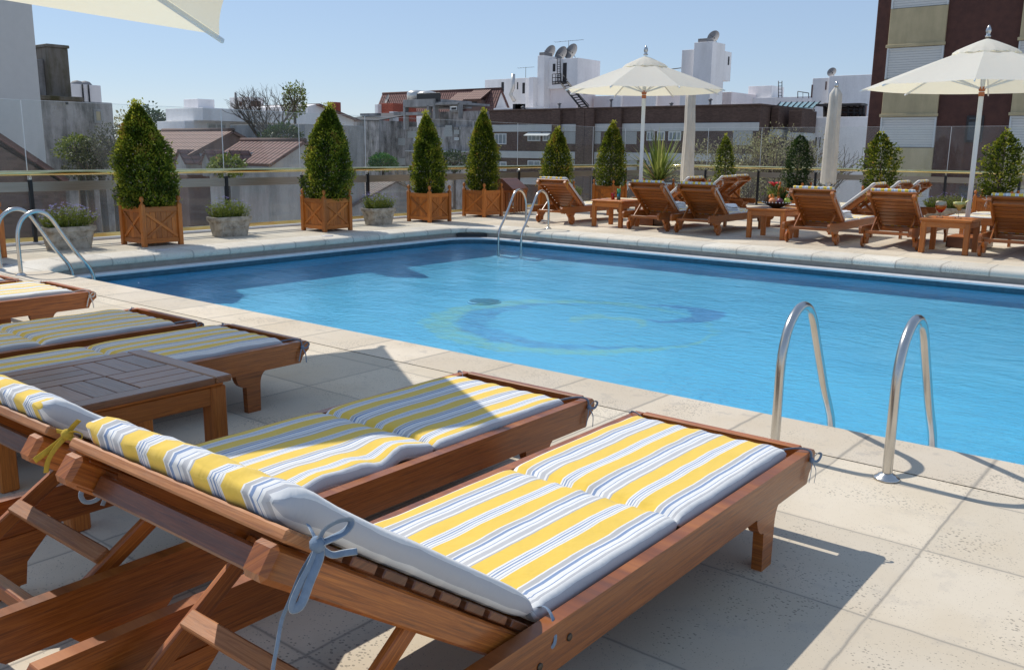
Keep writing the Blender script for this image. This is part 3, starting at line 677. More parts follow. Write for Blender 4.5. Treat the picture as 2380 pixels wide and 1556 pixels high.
    for sg in (-1, 1):
        if not custom:
            c = V((sg*(hw-.035), tp.y+.0, tp.z-.03)); bow(c, sg, .8 if detail else .95, .010 if detail else .008, tail).build('tie', ties, cu_)
        mb = MB(); c = V((sg*(hw+.006), LL-.06, .345)); w_ = .009
        ribbon(mb, [(sg*(hw-.12), LL-foot_gap+.0, .375), (sg*(hw-.05), LL-.09, .392), (sg*(hw-.0), LL-.065, .385), c], w_); mb.ball(c+V((sg*.004, 0, 0)), .012, 8)
        ribbon(mb, [c, c+V((sg*.02, .02, .03)), c+V((sg*.028, .035, .02)), c+V((sg*.02, .02, -.005)), c], w_); ribbon(mb, [c, c+V((sg*.012, -.02, -.03)), c+V((sg*.012, -.035, -.085))], w_); ribbon(mb, [c, c+V((sg*.02, .01, -.04)), c+V((sg*.014, .02, -.10))], w_)
        mb.build('tie', ties if ties != 'ribbon_yellow' else 'ribbon_grey', cu_)
    if custom:
        for Xp, rb in custom:
            mb = MB()
            for kind, pts in rb:
                P_ = [V((Xp+dx-loc[0], *atX(px_, py_, Xp+dx)))-V((0, loc[1], 0)) for px_, py_, dx in pts]
                if kind == 'k': mb.ball(P_[0], .016, 10)
                else: ribbon(mb, P_, kind)
            mb.build('tie', ties, cu_)
    if detail:
        mb = MB(); ribbon(mb, [(hw-.10, hy+.04, .37), (hw-.06, hy+.06, .40), (hw-.02, hy+.05, .385), (hw+.003, hy+.03, .33), (hw-.02, hy, .30)], .012); mb.build('tie', ties, cu_)
    return t
HR = 'lounger'
lounger('nearest sun lounger, fully sunlit, striped cushion tied with grey blue bows', (-1.65, .76, 0), ang=35, seed=1, blen=.93, custom=[
    (-1.215, [('k', [(738, 1264, 0)]), (.015, [(738, 1264, 0), (752, 1232, .01), (782, 1212, .02), (810, 1206, .03), (817, 1216, .035), (800, 1236, .03), (768, 1252, .02), (742, 1264, 0)]),
              (.011, [(742, 1268, 0), (770, 1288, .01), (800, 1284, .02), (830, 1280, .03)]), (.015, [(738, 1270, 0), (722, 1310, .01), (700, 1352, .015), (680, 1398, .02), (682, 1414, .02), (700, 1402, .025), (720, 1350, .02), (742, 1295, .01), (742, 1268, 0)]),
              (.009, [(735, 1272, 0), (700, 1330, .0), (672, 1398, .0), (655, 1440, .0), (644, 1500, .01), (634, 1556, .01), (628, 1620, .01)]), (.010, [(738, 1262, 0), (726, 1236, -.02), (716, 1218, -.05)])]),
    (-2.06, [('k', [(262, 1118, 0)]), (.010, [(262, 1118, 0), (232, 1118, -.01), (200, 1130, -.02), (188, 1150, -.02), (200, 1166, -.02), (228, 1158, -.01), (262, 1120, 0)]), (.011, [(262, 1120, 0), (250, 1145, 0), (238, 1174, 0)]), (.012, [(266, 1120, 0), (300, 1132, .02), (345, 1158, .04), (384, 1190, .05)]), (.009, [(262, 1116, 0), (276, 1100, .03), (300, 1095, .06)])])])
lounger('half shaded lounger beside the nearest one, yellow ribbons and wavy cushion edge', (-2.775, .80, 0), ang=33.5, ties='ribbon_yellow', fabric='striped_fabric_offset', seed=4, wrinkle=.022, blen=.86, foot_gap=.16, custom=[
    (-2.33, [('k', [(156, 1009, 0)]), (.014, [(156, 1009, 0), (170, 990, .01), (184, 976, .02)]), (.013, [(156, 1009, 0), (172, 1002, .02), (190, 1008, .04), (188, 1020, .04), (170, 1020, .02), (156, 1010, 0)]), (.015, [(156, 1010, 0), (128, 1034, 0), (80, 1070, 0)]), (.012, [(156, 1012, 0), (130, 1040, .01), (112, 1070, .01), (107, 1098, .01)]), (.010, [(150, 1004, 0), (128, 1000, -.05), (110, 996, -.1)])])])
lounger('shaded lounger directly behind the slatted table in the foreground', (-4.90, .73, 0), ang=36, seed=7, ties='ribbon_grey', foot_gap=.14)
lounger('shaded lounger left of the one behind the table, set close to it', (-5.93, .64, 0), ang=36, seed=9, fabric='striped_fabric_offset', foot_gap=.17)
lounger('sunlit lounger foot end at the left edge of the picture with a white bow', (-7.77, .80, 0), ang=36, seed=12, ties='ribbon_white', foot_gap=.14)
lounger('farthest left lounger, only the pale end of its cushion in view', (-8.85, .68, 0), ang=36, seed=13, ties='ribbon_white', foot_gap=.12)
# far row, heads towards the pool
farp = lounger('far lounger with yellow bows, leftmost of the row across the pool', (-11.59, 15.62, 0), ang=39, ties='ribbon_yellow', seed=20, detail=False, group='wooden sun loungers around the pool')
farg = lounger('far lounger right of the table with the red and green drinks', (-9.24, 15.60, 0), ang=39, ties='ribbon_white', seed=22, detail=False, fabric='striped_fabric_offset')
for x, y, rz, src, lab in ((-8.13, 15.58, 0, farg, 'far lounger left of the table with the fruit bowl, white towel on its seat'),
                      (-5.80, 15.40, 0, farg, 'far lounger right of the fruit bowl table, folded white towel on its seat'),
                      (-4.49, 15.50, 0, farp, 'far lounger with yellow bows left of the cocktail table'),
                      (-2.62, 15.35, 0, farg, 'far lounger cut by the right edge of the picture, beyond the cocktail table'),
                      (-9.75, 19.35, PI/2, farg, 'second row lounger seen from the side just behind the towel lounger beside the fruit bowl'),
                      (-9.70, 21.0, PI/2, farg, 'second row lounger in the middle of the three behind the fruit bowl table'),
                      (-9.95, 22.3, PI/2, farg, 'second row lounger nearest the planter with the narrow cone, behind the fruit bowl table'),
                      (-5.45, 19.0, PI/2, farg, 'second row lounger behind the folded towel, left of the round bush planter'),
                      (-5.50, 20.9, PI/2, farg, 'second row lounger with its back raised in front of the round bush planter'),
                      (-5.35, 21.85, PI/2, farg, 'second row lounger right of the round bush planter, beside the violet flower trough')):
    dup(src, (x, y, 0), rz, lab)
dup(farg, (-1.75, 19.7, 0), PI/2, 'pale cushioned lounger behind the cocktail table, nearer of the two there')
dup(farg, (-1.6, 20.9, 0), PI/2, 'pale cushioned lounger behind the cocktail table, farther of the two there')

# ------------------------------------------------------------------ tables
def table(label, cx, cy, s=.78, h=.56, top='table_top', leg='planter_wood'):
    t = thing('side_table', label, 'table', (cx, cy, 0), 0, 'square wooden side tables'); q = s/2
    mb = MB(); th = .032; z1 = h; z0 = h-th; e = .085; g = .004
    mb.box(-q, q, -q, -q+e, z0, z1, .006); mb.box(-q, q, q-e, q, z0, z1, .006); mb.box(-q, -q+e, -q+e+g, q-e-g, z0, z1, .004); mb.box(q-e, q, -q+e+g, q-e-g, z0, z1, .004)
    i = q-e-g; c = i/1.0                      # four basket-weave blocks
    for bx in (-1, 1):
        for by in (-1, 1):
            n = 3; w = i/n
            for k in range(n):
                if bx*by > 0: x0, x1 = (0+k*w, (k+1)*w-g) if bx > 0 else (-i+k*w, -i+(k+1)*w-g); y0, y1 = (g, i) if by > 0 else (-i, -g)
                else: y0, y1 = (0+k*w, (k+1)*w-g) if by > 0 else (-i+k*w, -i+(k+1)*w-g); x0, x1 = (g, i) if bx > 0 else (-i, -g)
                mb.box(x0, x1, y0, y1, z0+.004, z1-.002, .003)
    mb.build('tabletop', top, t)
    mb = MB(); k = q-.02
    for a in (0, 1, 2, 3):
        R_ = Matrix.Rotation(a*PI/2, 4, 'Z'); mb.boxm((2*k-.16, .028, .085), R_ @ Matrix.Translation((0, -k+.02, z0-.062)), .004)
        mb.boxm((2*k-.02, .04, .018), R_ @ Matrix.Translation((0, -k+.028, z0-.009)), .003)
    mb.build('apron', leg, t)
    for sx_ in (-1, 1):
        for sy_ in (-1, 1):
            mb = MB(); mb.box(sx_*(k-.082), sx_*k, sy_*(k-.082), sy_*k, 0, z0-.018, .007); mb.build('leg', leg, t)
    return t
table('slatted side table in the foreground between the shaded and the half shaded lounger', -3.945, 1.945, .80, .54)
table('far side table carrying the red and the green drink', -10.26, 16.32, top='planter_wood')
table('far side table carrying the fruit bowl with a red lily', -6.77, 16.33, top='planter_wood')
table('far side table carrying the two stemmed cocktails at the right', -3.60, 15.98, top='planter_wood')
# parasol base boxes
def basebox(x, y, lab, s=.62):
    t = thing('parasol_base', lab, 'parasol base', (x, y, 0), .0, 'wooden parasol base boxes')
    mb = MB(); q = s/2
    for a in range(4): mb.boxm((s, .02, .17), Matrix.Rotation(a*PI/2, 4, 'Z') @ Matrix.Translation((0, -q+.01, .095)), .003)
    mb.build('side_panel', 'teak_dark', t)
    mb = MB()
    for k in range(6): mb.box(-q, q, -q+k*s/6+.002, -q+(k+1)*s/6-.002, .182, .20, .003)
    mb.build('lid', 'teak', t)
basebox(-10.0, 17.25, 'dark wooden base box of the open parasol behind the table with the red drink')
basebox(-3.52, 17.1, 'dark wooden base box showing under the cocktail table')

# ------------------------------------------------------------------ parasols
def parasol(x, y, lab, R_=1.74, zr=2.80, za=3.40, base=.2):
    t = thing('open_parasol', lab, 'parasol', (x, y, 0), 0, 'parasols on the terrace'); a0 = math.radians(31+22.5)
    n = 8
    def rim(k, r=R_, z=zr, sag=0.): a = a0+2*PI*k/n; return V((r*math.cos(a), r*math.sin(a), z-sag))
    mb = MB(); S = 8; vent = .26
    vs = []; fs = []; sub = 6
    for j in range(S+1):
        f = vent+(1-vent)*j/S if j else vent
        for k in range(n):
            for q in range(sub):
                u = q/sub; a = rim(k); b = rim(k+1); p = a.lerp(b, u); s_ = math.sin(PI*u)
                z = za-(za-zr)*f-.02*s_*f*(1-.3*f)+.012*math.sin(f*PI)
                vs.append((p.x*f*(1-.018*s_), p.y*f*(1-.018*s_), z))
    m_ = n*sub
    for j in range(S):
        for k in range(m_): fs.append([j*m_+k, (j+1)*m_+k, (j+1)*m_+(k+1) % m_, j*m_+(k+1) % m_])
    mb.add(vs, fs, smooth=False); mb.build('canopy', 'parasol_cloth', t)
    mb = MB(); vs = []; sl_ = za-zr; rows = ((.01, .045), (.08, .04-.06*sl_), (.17, .03-.15*sl_), (.235, .012-.225*sl_), (.27, -.012-.26*sl_))
    for f, dz in rows:
        for k in range(m_):
            a = a0+2*PI*k/m_; w = 1+.035*math.sin(a*16)*(f > .2); vs.append((R_*f*w*math.cos(a), R_*f*w*math.sin(a), za+dz+.02+(.012*math.sin(a*16+1) if f > .22 else 0)))
    fs = [[j*m_+k, (j+1)*m_+k, (j+1)*m_+(k+1) % m_, j*m_+(k+1) % m_] for j in range(len(rows)-1) for k in range(m_)]
    fs.append(list(range(m_))); mb.add(vs, fs, smooth=True); mb.build('vent_cap', 'parasol_cloth', t)
    for k in range(n):
        p = rim(k); mb = MB(); hub = V((0, 0, za-.06)); end = p*1.0+V((0, 0, -.03))
        mb.beam(hub+V((p.x, p.y, 0)).normalized()*.05, end+V((p.x, p.y, 0)).normalized()*.03, .022, .03, bev=.004); rb = mb.build('rib', 'white_metal', t)
        mb = MB(); run = V((0, 0, zr-.02)); mid = hub.lerp(end, .52)-V((0, 0, .02)); mb.beam(run+V((p.x, p.y, 0)).normalized()*.05, mid, .018, .022, bev=.003); mb.build('stay', 'white_metal', rb)
    mb = MB(); mb.tube([(0, 0, base), (0, 0, 1.2), (0, 0, za-.02)], .040, 14); mb.build('pole', 'white_metal', t)
    mb = MB(); mb.lathe([(.028, -.11), (.045, -.10), (.05, -.04), (.035, -.03), (.05, -.01), (.06, .04), (.035, .06)], (0, 0, zr-.05), 16); mb.build('hub', 'wood_hub', t)
    mb = MB(); mb.lathe([(.045, 0), (.05, .02), (.03, .035), (.035, .07), (.045, .10), (.038, .14), (.02, .175), (.006, .20)], (0, 0, za+.085), 16); mb.build('finial', 'steel', t)
    mb = MB(); mb.tube([(.03, .0, zr-.1), (.04, .01, 2.0), (.026, .0, 1.35)], .003, 6); mb.build('cord', 'ribbon_white', t)
    return t
parasol(-10.10, 17.02, 'open cream parasol in the middle, above the table with the red drink', 1.72, 2.82, 3.46, .2)
parasol(-3.62, 17.2, 'open cream parasol at the right, over the cocktail table', 1.93, 2.70, 3.42, .2)
def closed(x, y, lab, zt, zb, wd, seed):
    t = thing('closed_parasol', lab, 'parasol', (x, y, 0), 0, 'parasols on the terrace'); mb = MB(); seg = 28; vs = []; rows = 26
    for j in range(rows+1):
        f = j/rows; z = zt-(zt-zb)*f; r = wd/2*(.22+.78*min(1, f/.07))*(.72+.28*f) if f > .01 else .02
        for k in range(seg):
            a = 2*PI*k/seg; w = 1+.16*math.sin(a*4+seed)+.08*noise.noise(V((math.cos(a)*2, math.sin(a)*2, z*1.4+seed)))+.10*math.sin(a*7+z*.8)
            vs.append((r*w*math.cos(a)+.02*noise.noise(V((z*1.2, seed, 0))), r*w*math.sin(a), z+(.03*math.sin(a*4) if f > .9 else 0)))
    fs = [[j*seg+k, (j+1)*seg+k, (j+1)*seg+(k+1) % seg, j*seg+(k+1) % seg] for j in range(rows) for k in range(seg)]
    mb.add(vs, fs, smooth=True); mb.build('sleeve', 'folded_cloth', t)
    mb = MB(); mb.tube([(0, 0, .0), (0, 0, 1.), (0, 0, zt)], .024, 12); mb.build('pole', 'white_metal', t)
    mb = MB(); mb.lathe([(.035, 0), (.045, .04), (.03, .10), (.006, .14)], (0, 0, zt-.02), 12); mb.build('finial', 'steel', t)
    mb = MB(); mb.lathe([(.26, 0), (.27, .03), (.25, .06), (.06, .08), (.04, .22)], (0, 0, 0), 20); mb.build('foot', 'black_metal', t)
closed(-10.62, 20.1, 'closed parasol in a long pale sleeve beside the yucca', 3.1, .80, .29, 1)
closed(-7.05, 19.9, 'closed parasol in a stained sleeve standing behind the fruit bowl table', 2.98, .93, .31, 5)
# big square parasol overhead at the left
t = thing('square_parasol', 'large square cream parasol reaching in at the top left corner', 'parasol', (-6.95, 2.2, 0), 0, 'parasols on the terrace')
o_ = V((-6.95, 2.2, 0)); c1 = V((-7.44, 4.98, 2.57))-o_; c2 = V((-4.26, 3.02, 2.57))-o_; dd = V((-1.78, -3.25, .42)); c4 = c1+dd; c3 = c2+dd; pk = (c1+c3)/2+V((0, 0, .75))
mb = MB(); cs_ = [c1, c2, c3, c4]; n_ = 12; vs = []; fs = []
for e in range(4):
    a, b = cs_[e], cs_[(e+1) % 4]; o0 = len(vs)
    for i in range(n_+1):
        for j in range(n_+1):
            f = i/n_; u = j/n_; p = a.lerp(b, u); s_ = math.sin(PI*u); q = pk.lerp(p, f); q = q+(((a+b)/2-pk).normalized()*-.05*s_*f*f if f > 0 else V((0, 0, 0))); q.z -= .035*s_*f; vs.append(q)
    for i in range(n_):
        for j in range(n_): k = o0+i*(n_+1)+j; fs.append([k, k+n_+1, k+n_+2, k+1])
mb.add(vs, fs, smooth=True); mb.build('canopy', 'parasol_cloth', t)
for e in range(4):
    mb = MB(); p = cs_[e]; mb.beam(pk-V((0, 0, .05)), p+(p-pk).normalized()*.05-V((0, 0, .035)), .035, .045, bev=.008); mb.build('rib', 'white_metal', t)
pc = V((pk.x, pk.y, 0)); mb = MB(); mb.tube([(pk.x, pk.y, pk.z), (pk.x, pk.y, 0.05)], .03, 14); mb.build('pole', 'white_metal', t)
mb = MB(); mb.lathe([(.4, 0), (.4, .06), (.1, .09), (.05, .25)], (pk.x, pk.y, 0), 20); mb.build('foot', 'black_metal', t)

# ------------------------------------------------------------------ plants
def leafcloud(mb, pts, size, spread=.9, flat=.6, aspect=.55):
    for p, tn, nrm in pts:
        s_ = size*random.uniform(.6, 1.3)
        d = V((random.gauss(0, 1), random.gauss(0, 1), random.gauss(0, 1))).normalized()*spread+nrm; d.normalize()
        side = d.cross(V((random.gauss(0, 1), random.gauss(0, 1), random.gauss(0, 1)))).normalized(); n2 = side.cross(d)
        a = p; b_ = p+d*s_*.5+side*s_*aspect*.5+n2*s_*.12; c_ = p+d*s_; e = p+d*s_*.5-side*s_*aspect*.5+n2*s_*.12
        mb.add([a, b_, c_, e], [[0, 1, 2, 3]], tint=max(0, min(1, tn)))
def topiary(mb, z0, H, R_, count, prof, size, seed, amp=1.):
    pts = []; rnd = random.Random(seed); lumps = V((seed*3.1, seed*1.7, 0))
    for i in range(count):
        f = rnd.random()**.95; a = rnd.random()*2*PI
        r = R_*prof(f); lump = 1+amp*.26*noise.noise(V((math.cos(a)*2.0, math.sin(a)*2.0, f*5))+lumps)+amp*.17*noise.noise(V((math.cos(a)*5, math.sin(a)*5, f*13))+lumps)
        q = 1.02-abs(rnd.gauss(0, .14)); rr = r*lump*q
        if rnd.random() < .07: rr *= rnd.uniform(1.05, 1.2)
        p = V((rr*math.cos(a), rr*math.sin(a), z0+H*f)); nr = V((math.cos(a), math.sin(a), .55))
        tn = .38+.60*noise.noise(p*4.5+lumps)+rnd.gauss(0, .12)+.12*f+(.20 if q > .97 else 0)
        pts.append((p, tn, nr))
    for i in range(int(count*.012)):
        f = .93+rnd.random()*.12; p = V((rnd.gauss(0, R_*.10), rnd.gauss(0, R_*.10), z0+H*f)); pts.append((p, .9, V((0, 0, 1.2))))
    leafcloud(mb, pts, size)
conep = lambda f: (.93+.35*f)*(1-f)**.5*(1-f*.12) if f > .12 else (.80+1.0*f)*.97
def conef(f):
    if f < .17: return .80+1.1*f
    return .97*max(0, 1-((f-.17)/.83)**2.)**.85+.02
def ovalf(f): return max(.08, math.sin(PI*(f*.86+.13))**.7)
def planter(x, y, lab, H, R_, count, prof=conef, mat='box_leaf', size=.042, seed=0, s=.70, rz=0., top=None, name='topiary_planter', cat='planter'):
    t = thing('planter_box', lab, 'planter', (x, y, 0), rz, 'square wooden planter boxes with crossed panels'); q = s/2
    for sx_ in (-1, 1):
        for sy_ in (-1, 1):
            mb = MB(); cx, cy = sx_*(q-.035), sy_*(q-.035); mb.box(cx-.036, cx+.036, cy-.036, cy+.036, 0, .66, .006)
            mb.lathe([(.036, .66), (.026, .68), (.014, .69), (.014, .70), (.026, .715), (.036, .74), (.036, .757), (.026, .782), (.008, .795)], (cx, cy, 0), 14); mb.build('corner_post', 'planter_wood', t)
    for a in range(4):
        R4 = Matrix.Rotation(a*PI/2, 4, 'Z'); mb = MB(); w = s-.14; n = 6
        for k in range(n): mb.boxm((w/n-.003, .014, .50), R4 @ Matrix.Translation((-w/2+w/n*(k+.5), -q+.05, .33)), .003)
        mb.boxm((w, .03, .075), R4 @ Matrix.Translation((0, -q+.038, .085)), .004); mb.boxm((w, .03, .085), R4 @ Matrix.Translation((0, -q+.038, .582)), .004)
        for sg in (-1, 1):
            L_ = math.hypot(w, .41); an = math.atan2(.41, w)*sg
            mb.boxm((L_-.03, .018 if sg > 0 else .016, .045), R4 @ Matrix.Translation((0, -q+.034, .332)) @ Matrix.Rotation(an, 4, 'Y'), .003)
        mb.build('side_panel', 'planter_wood', t)
    mb = MB(); mb.box(-q+.06, q-.06, -q+.06, q-.06, .50, .54, .01); mb.build('soil', 'soil', t)
    return t
def tree_in(x, y, lab, H, R_, count, prof=conef, mat='box_leaf', size=.042, seed=0, z0=.60, cat='topiary', name='topiary_tree', amp=1.):
    t = thing(name, lab, cat, (x, y, .54), 0, 'clipped shrubs in the planter boxes'); t.rotation_euler = (.05*math.sin(seed*2.1), .05*math.cos(seed*3.3), 0)
    mb = MB(); mb.tube([(0, 0, 0), (.01, 0, H*.4), (0, .01, H*.8)], [.03, .022, .008], 8); mb.build('trunk', 'bark', t)
    mb = MB(); topiary(mb, z0-.54, H, R_, count, prof, size, seed, amp)
    rnd = random.Random(seed+50)                       # leaves through the inside of the crown as well
    pts = []
    for i in range(count//3):
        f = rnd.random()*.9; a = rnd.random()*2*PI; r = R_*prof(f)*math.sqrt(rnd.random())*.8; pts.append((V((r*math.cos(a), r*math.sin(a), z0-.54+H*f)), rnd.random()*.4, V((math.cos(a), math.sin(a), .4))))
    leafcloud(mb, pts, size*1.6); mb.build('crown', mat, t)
    return t
cones = [(-13.69, 7.71, 1.60, .475, 15000, 'largest topiary cone, bright yellow green, in the first full planter from the left'),
         (-13.72, 11.36, 1.72, .46, 14000, 'tall dark topiary cone in the second planter from the left'),
         (-13.90, 14.40, 1.68, .36, 9000, 'narrow topiary cone in the third planter from the left'),
         (-14.10, 16.45, 1.82, .37, 9000, 'narrow topiary cone just left of the slatted bin'),
         (-13.95, 19.25, 1.50, .40, 6000, 'topiary cone behind the far lounger with yellow bows'),
         (-13.65, 21.35, 1.70, .41, 6000, 'topiary cone just left of the yucca')]
for i, (x, y, H, R_, n, l) in enumerate(cones):
    planter(x, y, 'wooden planter box under the '+l.split(',')[0].replace('largest', 'bright largest') if i == 0 else 'wooden planter box holding the '+l, 0, 0, 0)
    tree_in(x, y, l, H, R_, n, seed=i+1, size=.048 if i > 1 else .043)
planter(-13.80, 5.02, 'wooden planter box cut by the left edge of the picture', 0, 0, 0); tree_in(-13.80, 5.02, 'dense green topiary at the left edge of the picture', 1.0, .34, 3500, seed=31)
planter(-13.25, 23.35, 'wooden planter box holding the yucca', 0, 0, 0)
XA = atY(1683, 440, 24.6)[0]; XB = atY(1848, 440, 24.4)[0]; XC = atY(2045, 440, 23.3)[0]; XD = atY(2318, 440, 23.)[0]
planter(XA, 24.6, 'wooden planter box of the slim cone right of the closed parasol by the yucca', 0, 0, 0); tree_in(XA, 24.6, 'slim sparse topiary cone right of the closed parasol by the yucca', 1.42, .29, 2300, seed=41, size=.05, amp=2.)
planter(XB, 24.4, 'wooden planter box of the dark bushy shrub left of the stained closed parasol', 0, 0, 0); tree_in(XB, 24.4, 'dark green bushy upright shrub left of the stained closed parasol', 1.42, .36, 3000, prof=ovalf, mat='dark_leaf', seed=42, size=.05, amp=2.)
planter(XC, 23.3, 'wooden planter box of the loose round bush before the brown high-rise', 0, 0, 0); tree_in(XC, 23.3, 'loose round bush before the brown high-rise', 1.36, .42, 2300, prof=ovalf, seed=43, size=.062, z0=.68, amp=3.)
planter(XD, 23.0, 'wooden planter box of the bush at the far right, beside the parasol pole', 0, 0, 0, s=.8); tree_in(XD, 23.0, 'ragged green bush at the far right beside the parasol pole', 1.45, .40, 2500, prof=ovalf, seed=44, size=.062, z0=.62, amp=2.6)
# yucca
t = thing('yucca', 'yucca with long arching pale green blades in a planter box', 'plant', (-13.25, 23.35, .54)); mb = MB(); rnd = random.Random(3)
for i in range(150):
    a = rnd.random()*2*PI; el = rnd.uniform(.25, 1.45); ln = rnd.uniform(.95, 1.75); w = .026; d = V((math.cos(a)*math.cos(el), math.sin(a)*math.cos(el), math.sin(el))); side = V((-math.sin(a), math.cos(a), 0))
    p = V((rnd.gauss(0, .05), rnd.gauss(0, .05), .05+rnd.random()*.2)); pts = []; n = 7; vs = []
    for k in range(n):
        f = k/(n-1); ww = w*math.sin(PI*min(1, f*.75+.2))*(1-f**4)+.001; vs += [p-side*ww, p+side*ww]; p = p+d*ln/(n-1); d = (d+V((0, 0, -.10*(1.5-el)))).normalized()
    mb.add(vs, [[2*k, 2*k+1, 2*k+3, 2*k+2] for k in range(n-1)], tint=rnd.random())
mb.build('blades', 'yucca_leaf', t)
mb = MB(); mb.tube([(0, 0, 0), (0, 0, .22)], .06, 10); mb.build('stem', 'bark', t)
# stone troughs with violet flowers
def trough(x, y, lab, rz=PI/2, sx_=1., flowers=120, seed=0, dens=1.):
    t = thing('stone_trough', lab, 'flower trough', (x, y, 0), rz, 'stone troughs of small violet flowers')
    mb = MB(); Lx, Ly, H = .37*sx_, .19, .35; vs = []; fs = []; rows = [(.80, 0), (.80, .015), (.93, .26), (1.0, .275), (1.02, .30), (1.02, .345), (.96, .35), (.90, .335), (.88, .28)]
    ring = []
    for f, z in rows:
        for (cx, cy, a0) in ((1, -1, -90), (1, 1, 0), (-1, 1, 90), (-1, -1, 180)):
            for k in range(5): a = math.radians(a0+22.5*k); r = .07; vs.append((cx*(Lx*f-r)+r*math.cos(a), cy*(Ly*f-r)+r*math.sin(a), z))
    n = 20
    for i in range(len(rows)-1):
        for k in range(n): fs.append([i*n+k, i*n+(k+1) % n, (i+1)*n+(k+1) % n, (i+1)*n+k])
    fs.append([(len(rows)-1)*n+k for k in range(n)]); mb.add(vs, fs)
    mb.build('basin', 'pot_stone', t)
    for sy_ in (-1, 1):                                     # garland in relief on the long faces
        mb = MB()
        pts = [(-.2*sx_+.4*sx_*k/12, sy_*(Ly*.885), .19-.05*math.sin(PI*k/12)) for k in range(13)]; mb.tube(pts, .012, 6)
        for k in range(9): mb.ball((-.14*sx_+.28*sx_*k/8, sy_*(Ly*.885), .145+.025*abs(math.cos(k*1.3))), .016, 8)
        for e in (-1, 1): mb.ball((e*.205*sx_, sy_*(Ly*.89), .17), .022, 8); mb.tube([(e*.205*sx_, sy_*(Ly*.88), .17), (e*.215*sx_, sy_*(Ly*.87), .11)], .011, 6)
        mb.build('garland', 'pot_stone', t)
    rnd = random.Random(seed); pl = thing('flowers', '', ''); C.objects.unlink(pl); bpy.data.objects.remove(pl)
    mb = MB(); tips = []
    for i in range(int(620*dens*sx_)):
        x0, y0 = rnd.uniform(-.9, .9)*Lx*.85, rnd.uniform(-.9, .9)*Ly*.8; d = V((x0*1.7+rnd.gauss(0, .10), y0*2+rnd.gauss(0, .10), 1)).normalized(); h_ = rnd.uniform(.16, .38)*(1-.5*(x0/Lx)**2)
        p = V((x0, y0, .30)); e = p+d*h_; side = V((rnd.gauss(0, 1), rnd.gauss(0, 1), 0)).normalized()*.003; mb.add([p-side, p+side, e], [[0, 1, 2]], tint=rnd.random()*.5); tips.append(e)
        pts = [(p+d*h_*rnd.uniform(.35, 1), .35+rnd.random()*.6, d) for _ in range(5)]; leafcloud(mb, pts, .030, aspect=.4)
    fo = mb.build('foliage', 'shrub_leaf', t)
    mb = MB(); rnd.shuffle(tips)
    for e in tips[:flowers]:
        e = e+V((rnd.gauss(0, .02), rnd.gauss(0, .02), rnd.uniform(0, .05)))
        for k in range(5):
            a = 2*PI*k/5+rnd.random(); u = V((math.cos(a), math.sin(a), .35)); s2 = V((-math.sin(a), math.cos(a), 0))*.006; mb.add([e, e+u*.014+s2*1.6, e+u*.026, e+u*.014-s2*1.6], [[0, 1, 2, 3]])
    mb.build('blossoms', 'violet_petal', t)
trough(-13.95, 6.48, 'large stone trough of violet flowers behind the left ladder', flowers=150, seed=1, sx_=1.02)
trough(-14.03, 9.40, 'stone trough of flowers between the first and the second full planter', flowers=60, seed=2)
trough(-14.0, 12.98, 'stone trough of violet flowers between the second and the third planter', flowers=110, seed=3, sx_=.95)
trough(-14.2, 20.2, 'stone trough of green plants left of the cone beside the yucca', flowers=4, seed=4)
trough(-9.9, 24.6, 'stone trough of low green plants behind the red lily', flowers=6, seed=5, rz=0, sx_=1.3)
trough(-5.25, 22.9, 'wide stone trough of violet flowers behind the cocktails', flowers=90, seed=6, rz=0, sx_=1.5)

# slatted bin with a slanted lid
t = thing('slatted_bin', 'slatted wooden bin with a slanted lid between two planters beside the glass railing', 'bin', (-14.28, 17.76, 0)); mb = MB(); q = .30
for a in range(4):
    R4 = Matrix.Rotation(a*PI/2, 4, 'Z')
    for k in range(5): mb.boxm((.075, .02, .48), R4 @ Matrix.Translation((-.22+.11*k, -q+.012, .28)), .003)
    mb.boxm((.6, .026, .06), R4 @ Matrix.Translation((0, -q+.03, .55)), .003); mb.boxm((.6, .026, .06), R4 @ Matrix.Translation((0, -q+.03, .08)), .003)
mb.build('slatted_side', 'teak', t)
mb = MB(); mb.prism([(-.30, .58), (.30, .58), (.30, .62), (-.05, .86), (-.30, .86)], 'y', -.31, .31); mb.build('lid', 'teak_dark', t)
mb = MB(); mb.box(-.2, .29, -.28, .28, .585, .60, .01); mb.build('bag', 'ribbon_white', t)

# ------------------------------------------------------------------ towels, fruit, drinks
def towel(x, y, z, lab, seed=0, s=.30):
    t = thing('towel', lab, 'towel', (x, y, z), seed*.4, 'folded white towels'); mb = MB(); lay = 4; vs = []; n = 14
    for j in range(lay):
        z0 = j*.032; g = []
        for i in range(n+1):
            for k in range(n+1):
                u, v = i/n*2-1, k/n*2-1; e = (1-abs(u)**6)*(1-abs(v)**6); x_ = u*s*(1-.05*j)+.01*noise.noise(V((v*2, j, seed))); y_ = v*s*.62*(1-.04*j)+.012*noise.noise(V((u*2, j+5, seed)))
                g.append((x_, y_, z0+.032*max(0, e)**.3+.016*noise.noise(V((u*1.5+seed, v*1.5, j)))*(j > 1)*2))
        o0 = len(g); g += [(p[0], p[1], z0-.001) for p in g]
        fs = [[i*(n+1)+k, (i+1)*(n+1)+k, (i+1)*(n+1)+k+1, i*(n+1)+k+1] for i in range(n) for k in range(n)]
        mb.add(g, fs, smooth=True)
    mb.build('folded_cloth', 'towel', t)
towel(-8.13, 17.05, .412, 'folded white towel on the lounger left of the fruit bowl table', 1)
towel(-5.78, 16.85, .412, 'rumpled white towel on the lounger right of the fruit bowl table', 2, .27)
towel(-9.22, 16.95, .412, 'small white towel on the lounger right of the red drink', 3, .25)
towel(-4.45, 16.85, .412, 'white towel half hidden on the lounger left of the cocktail table', 4, .22)
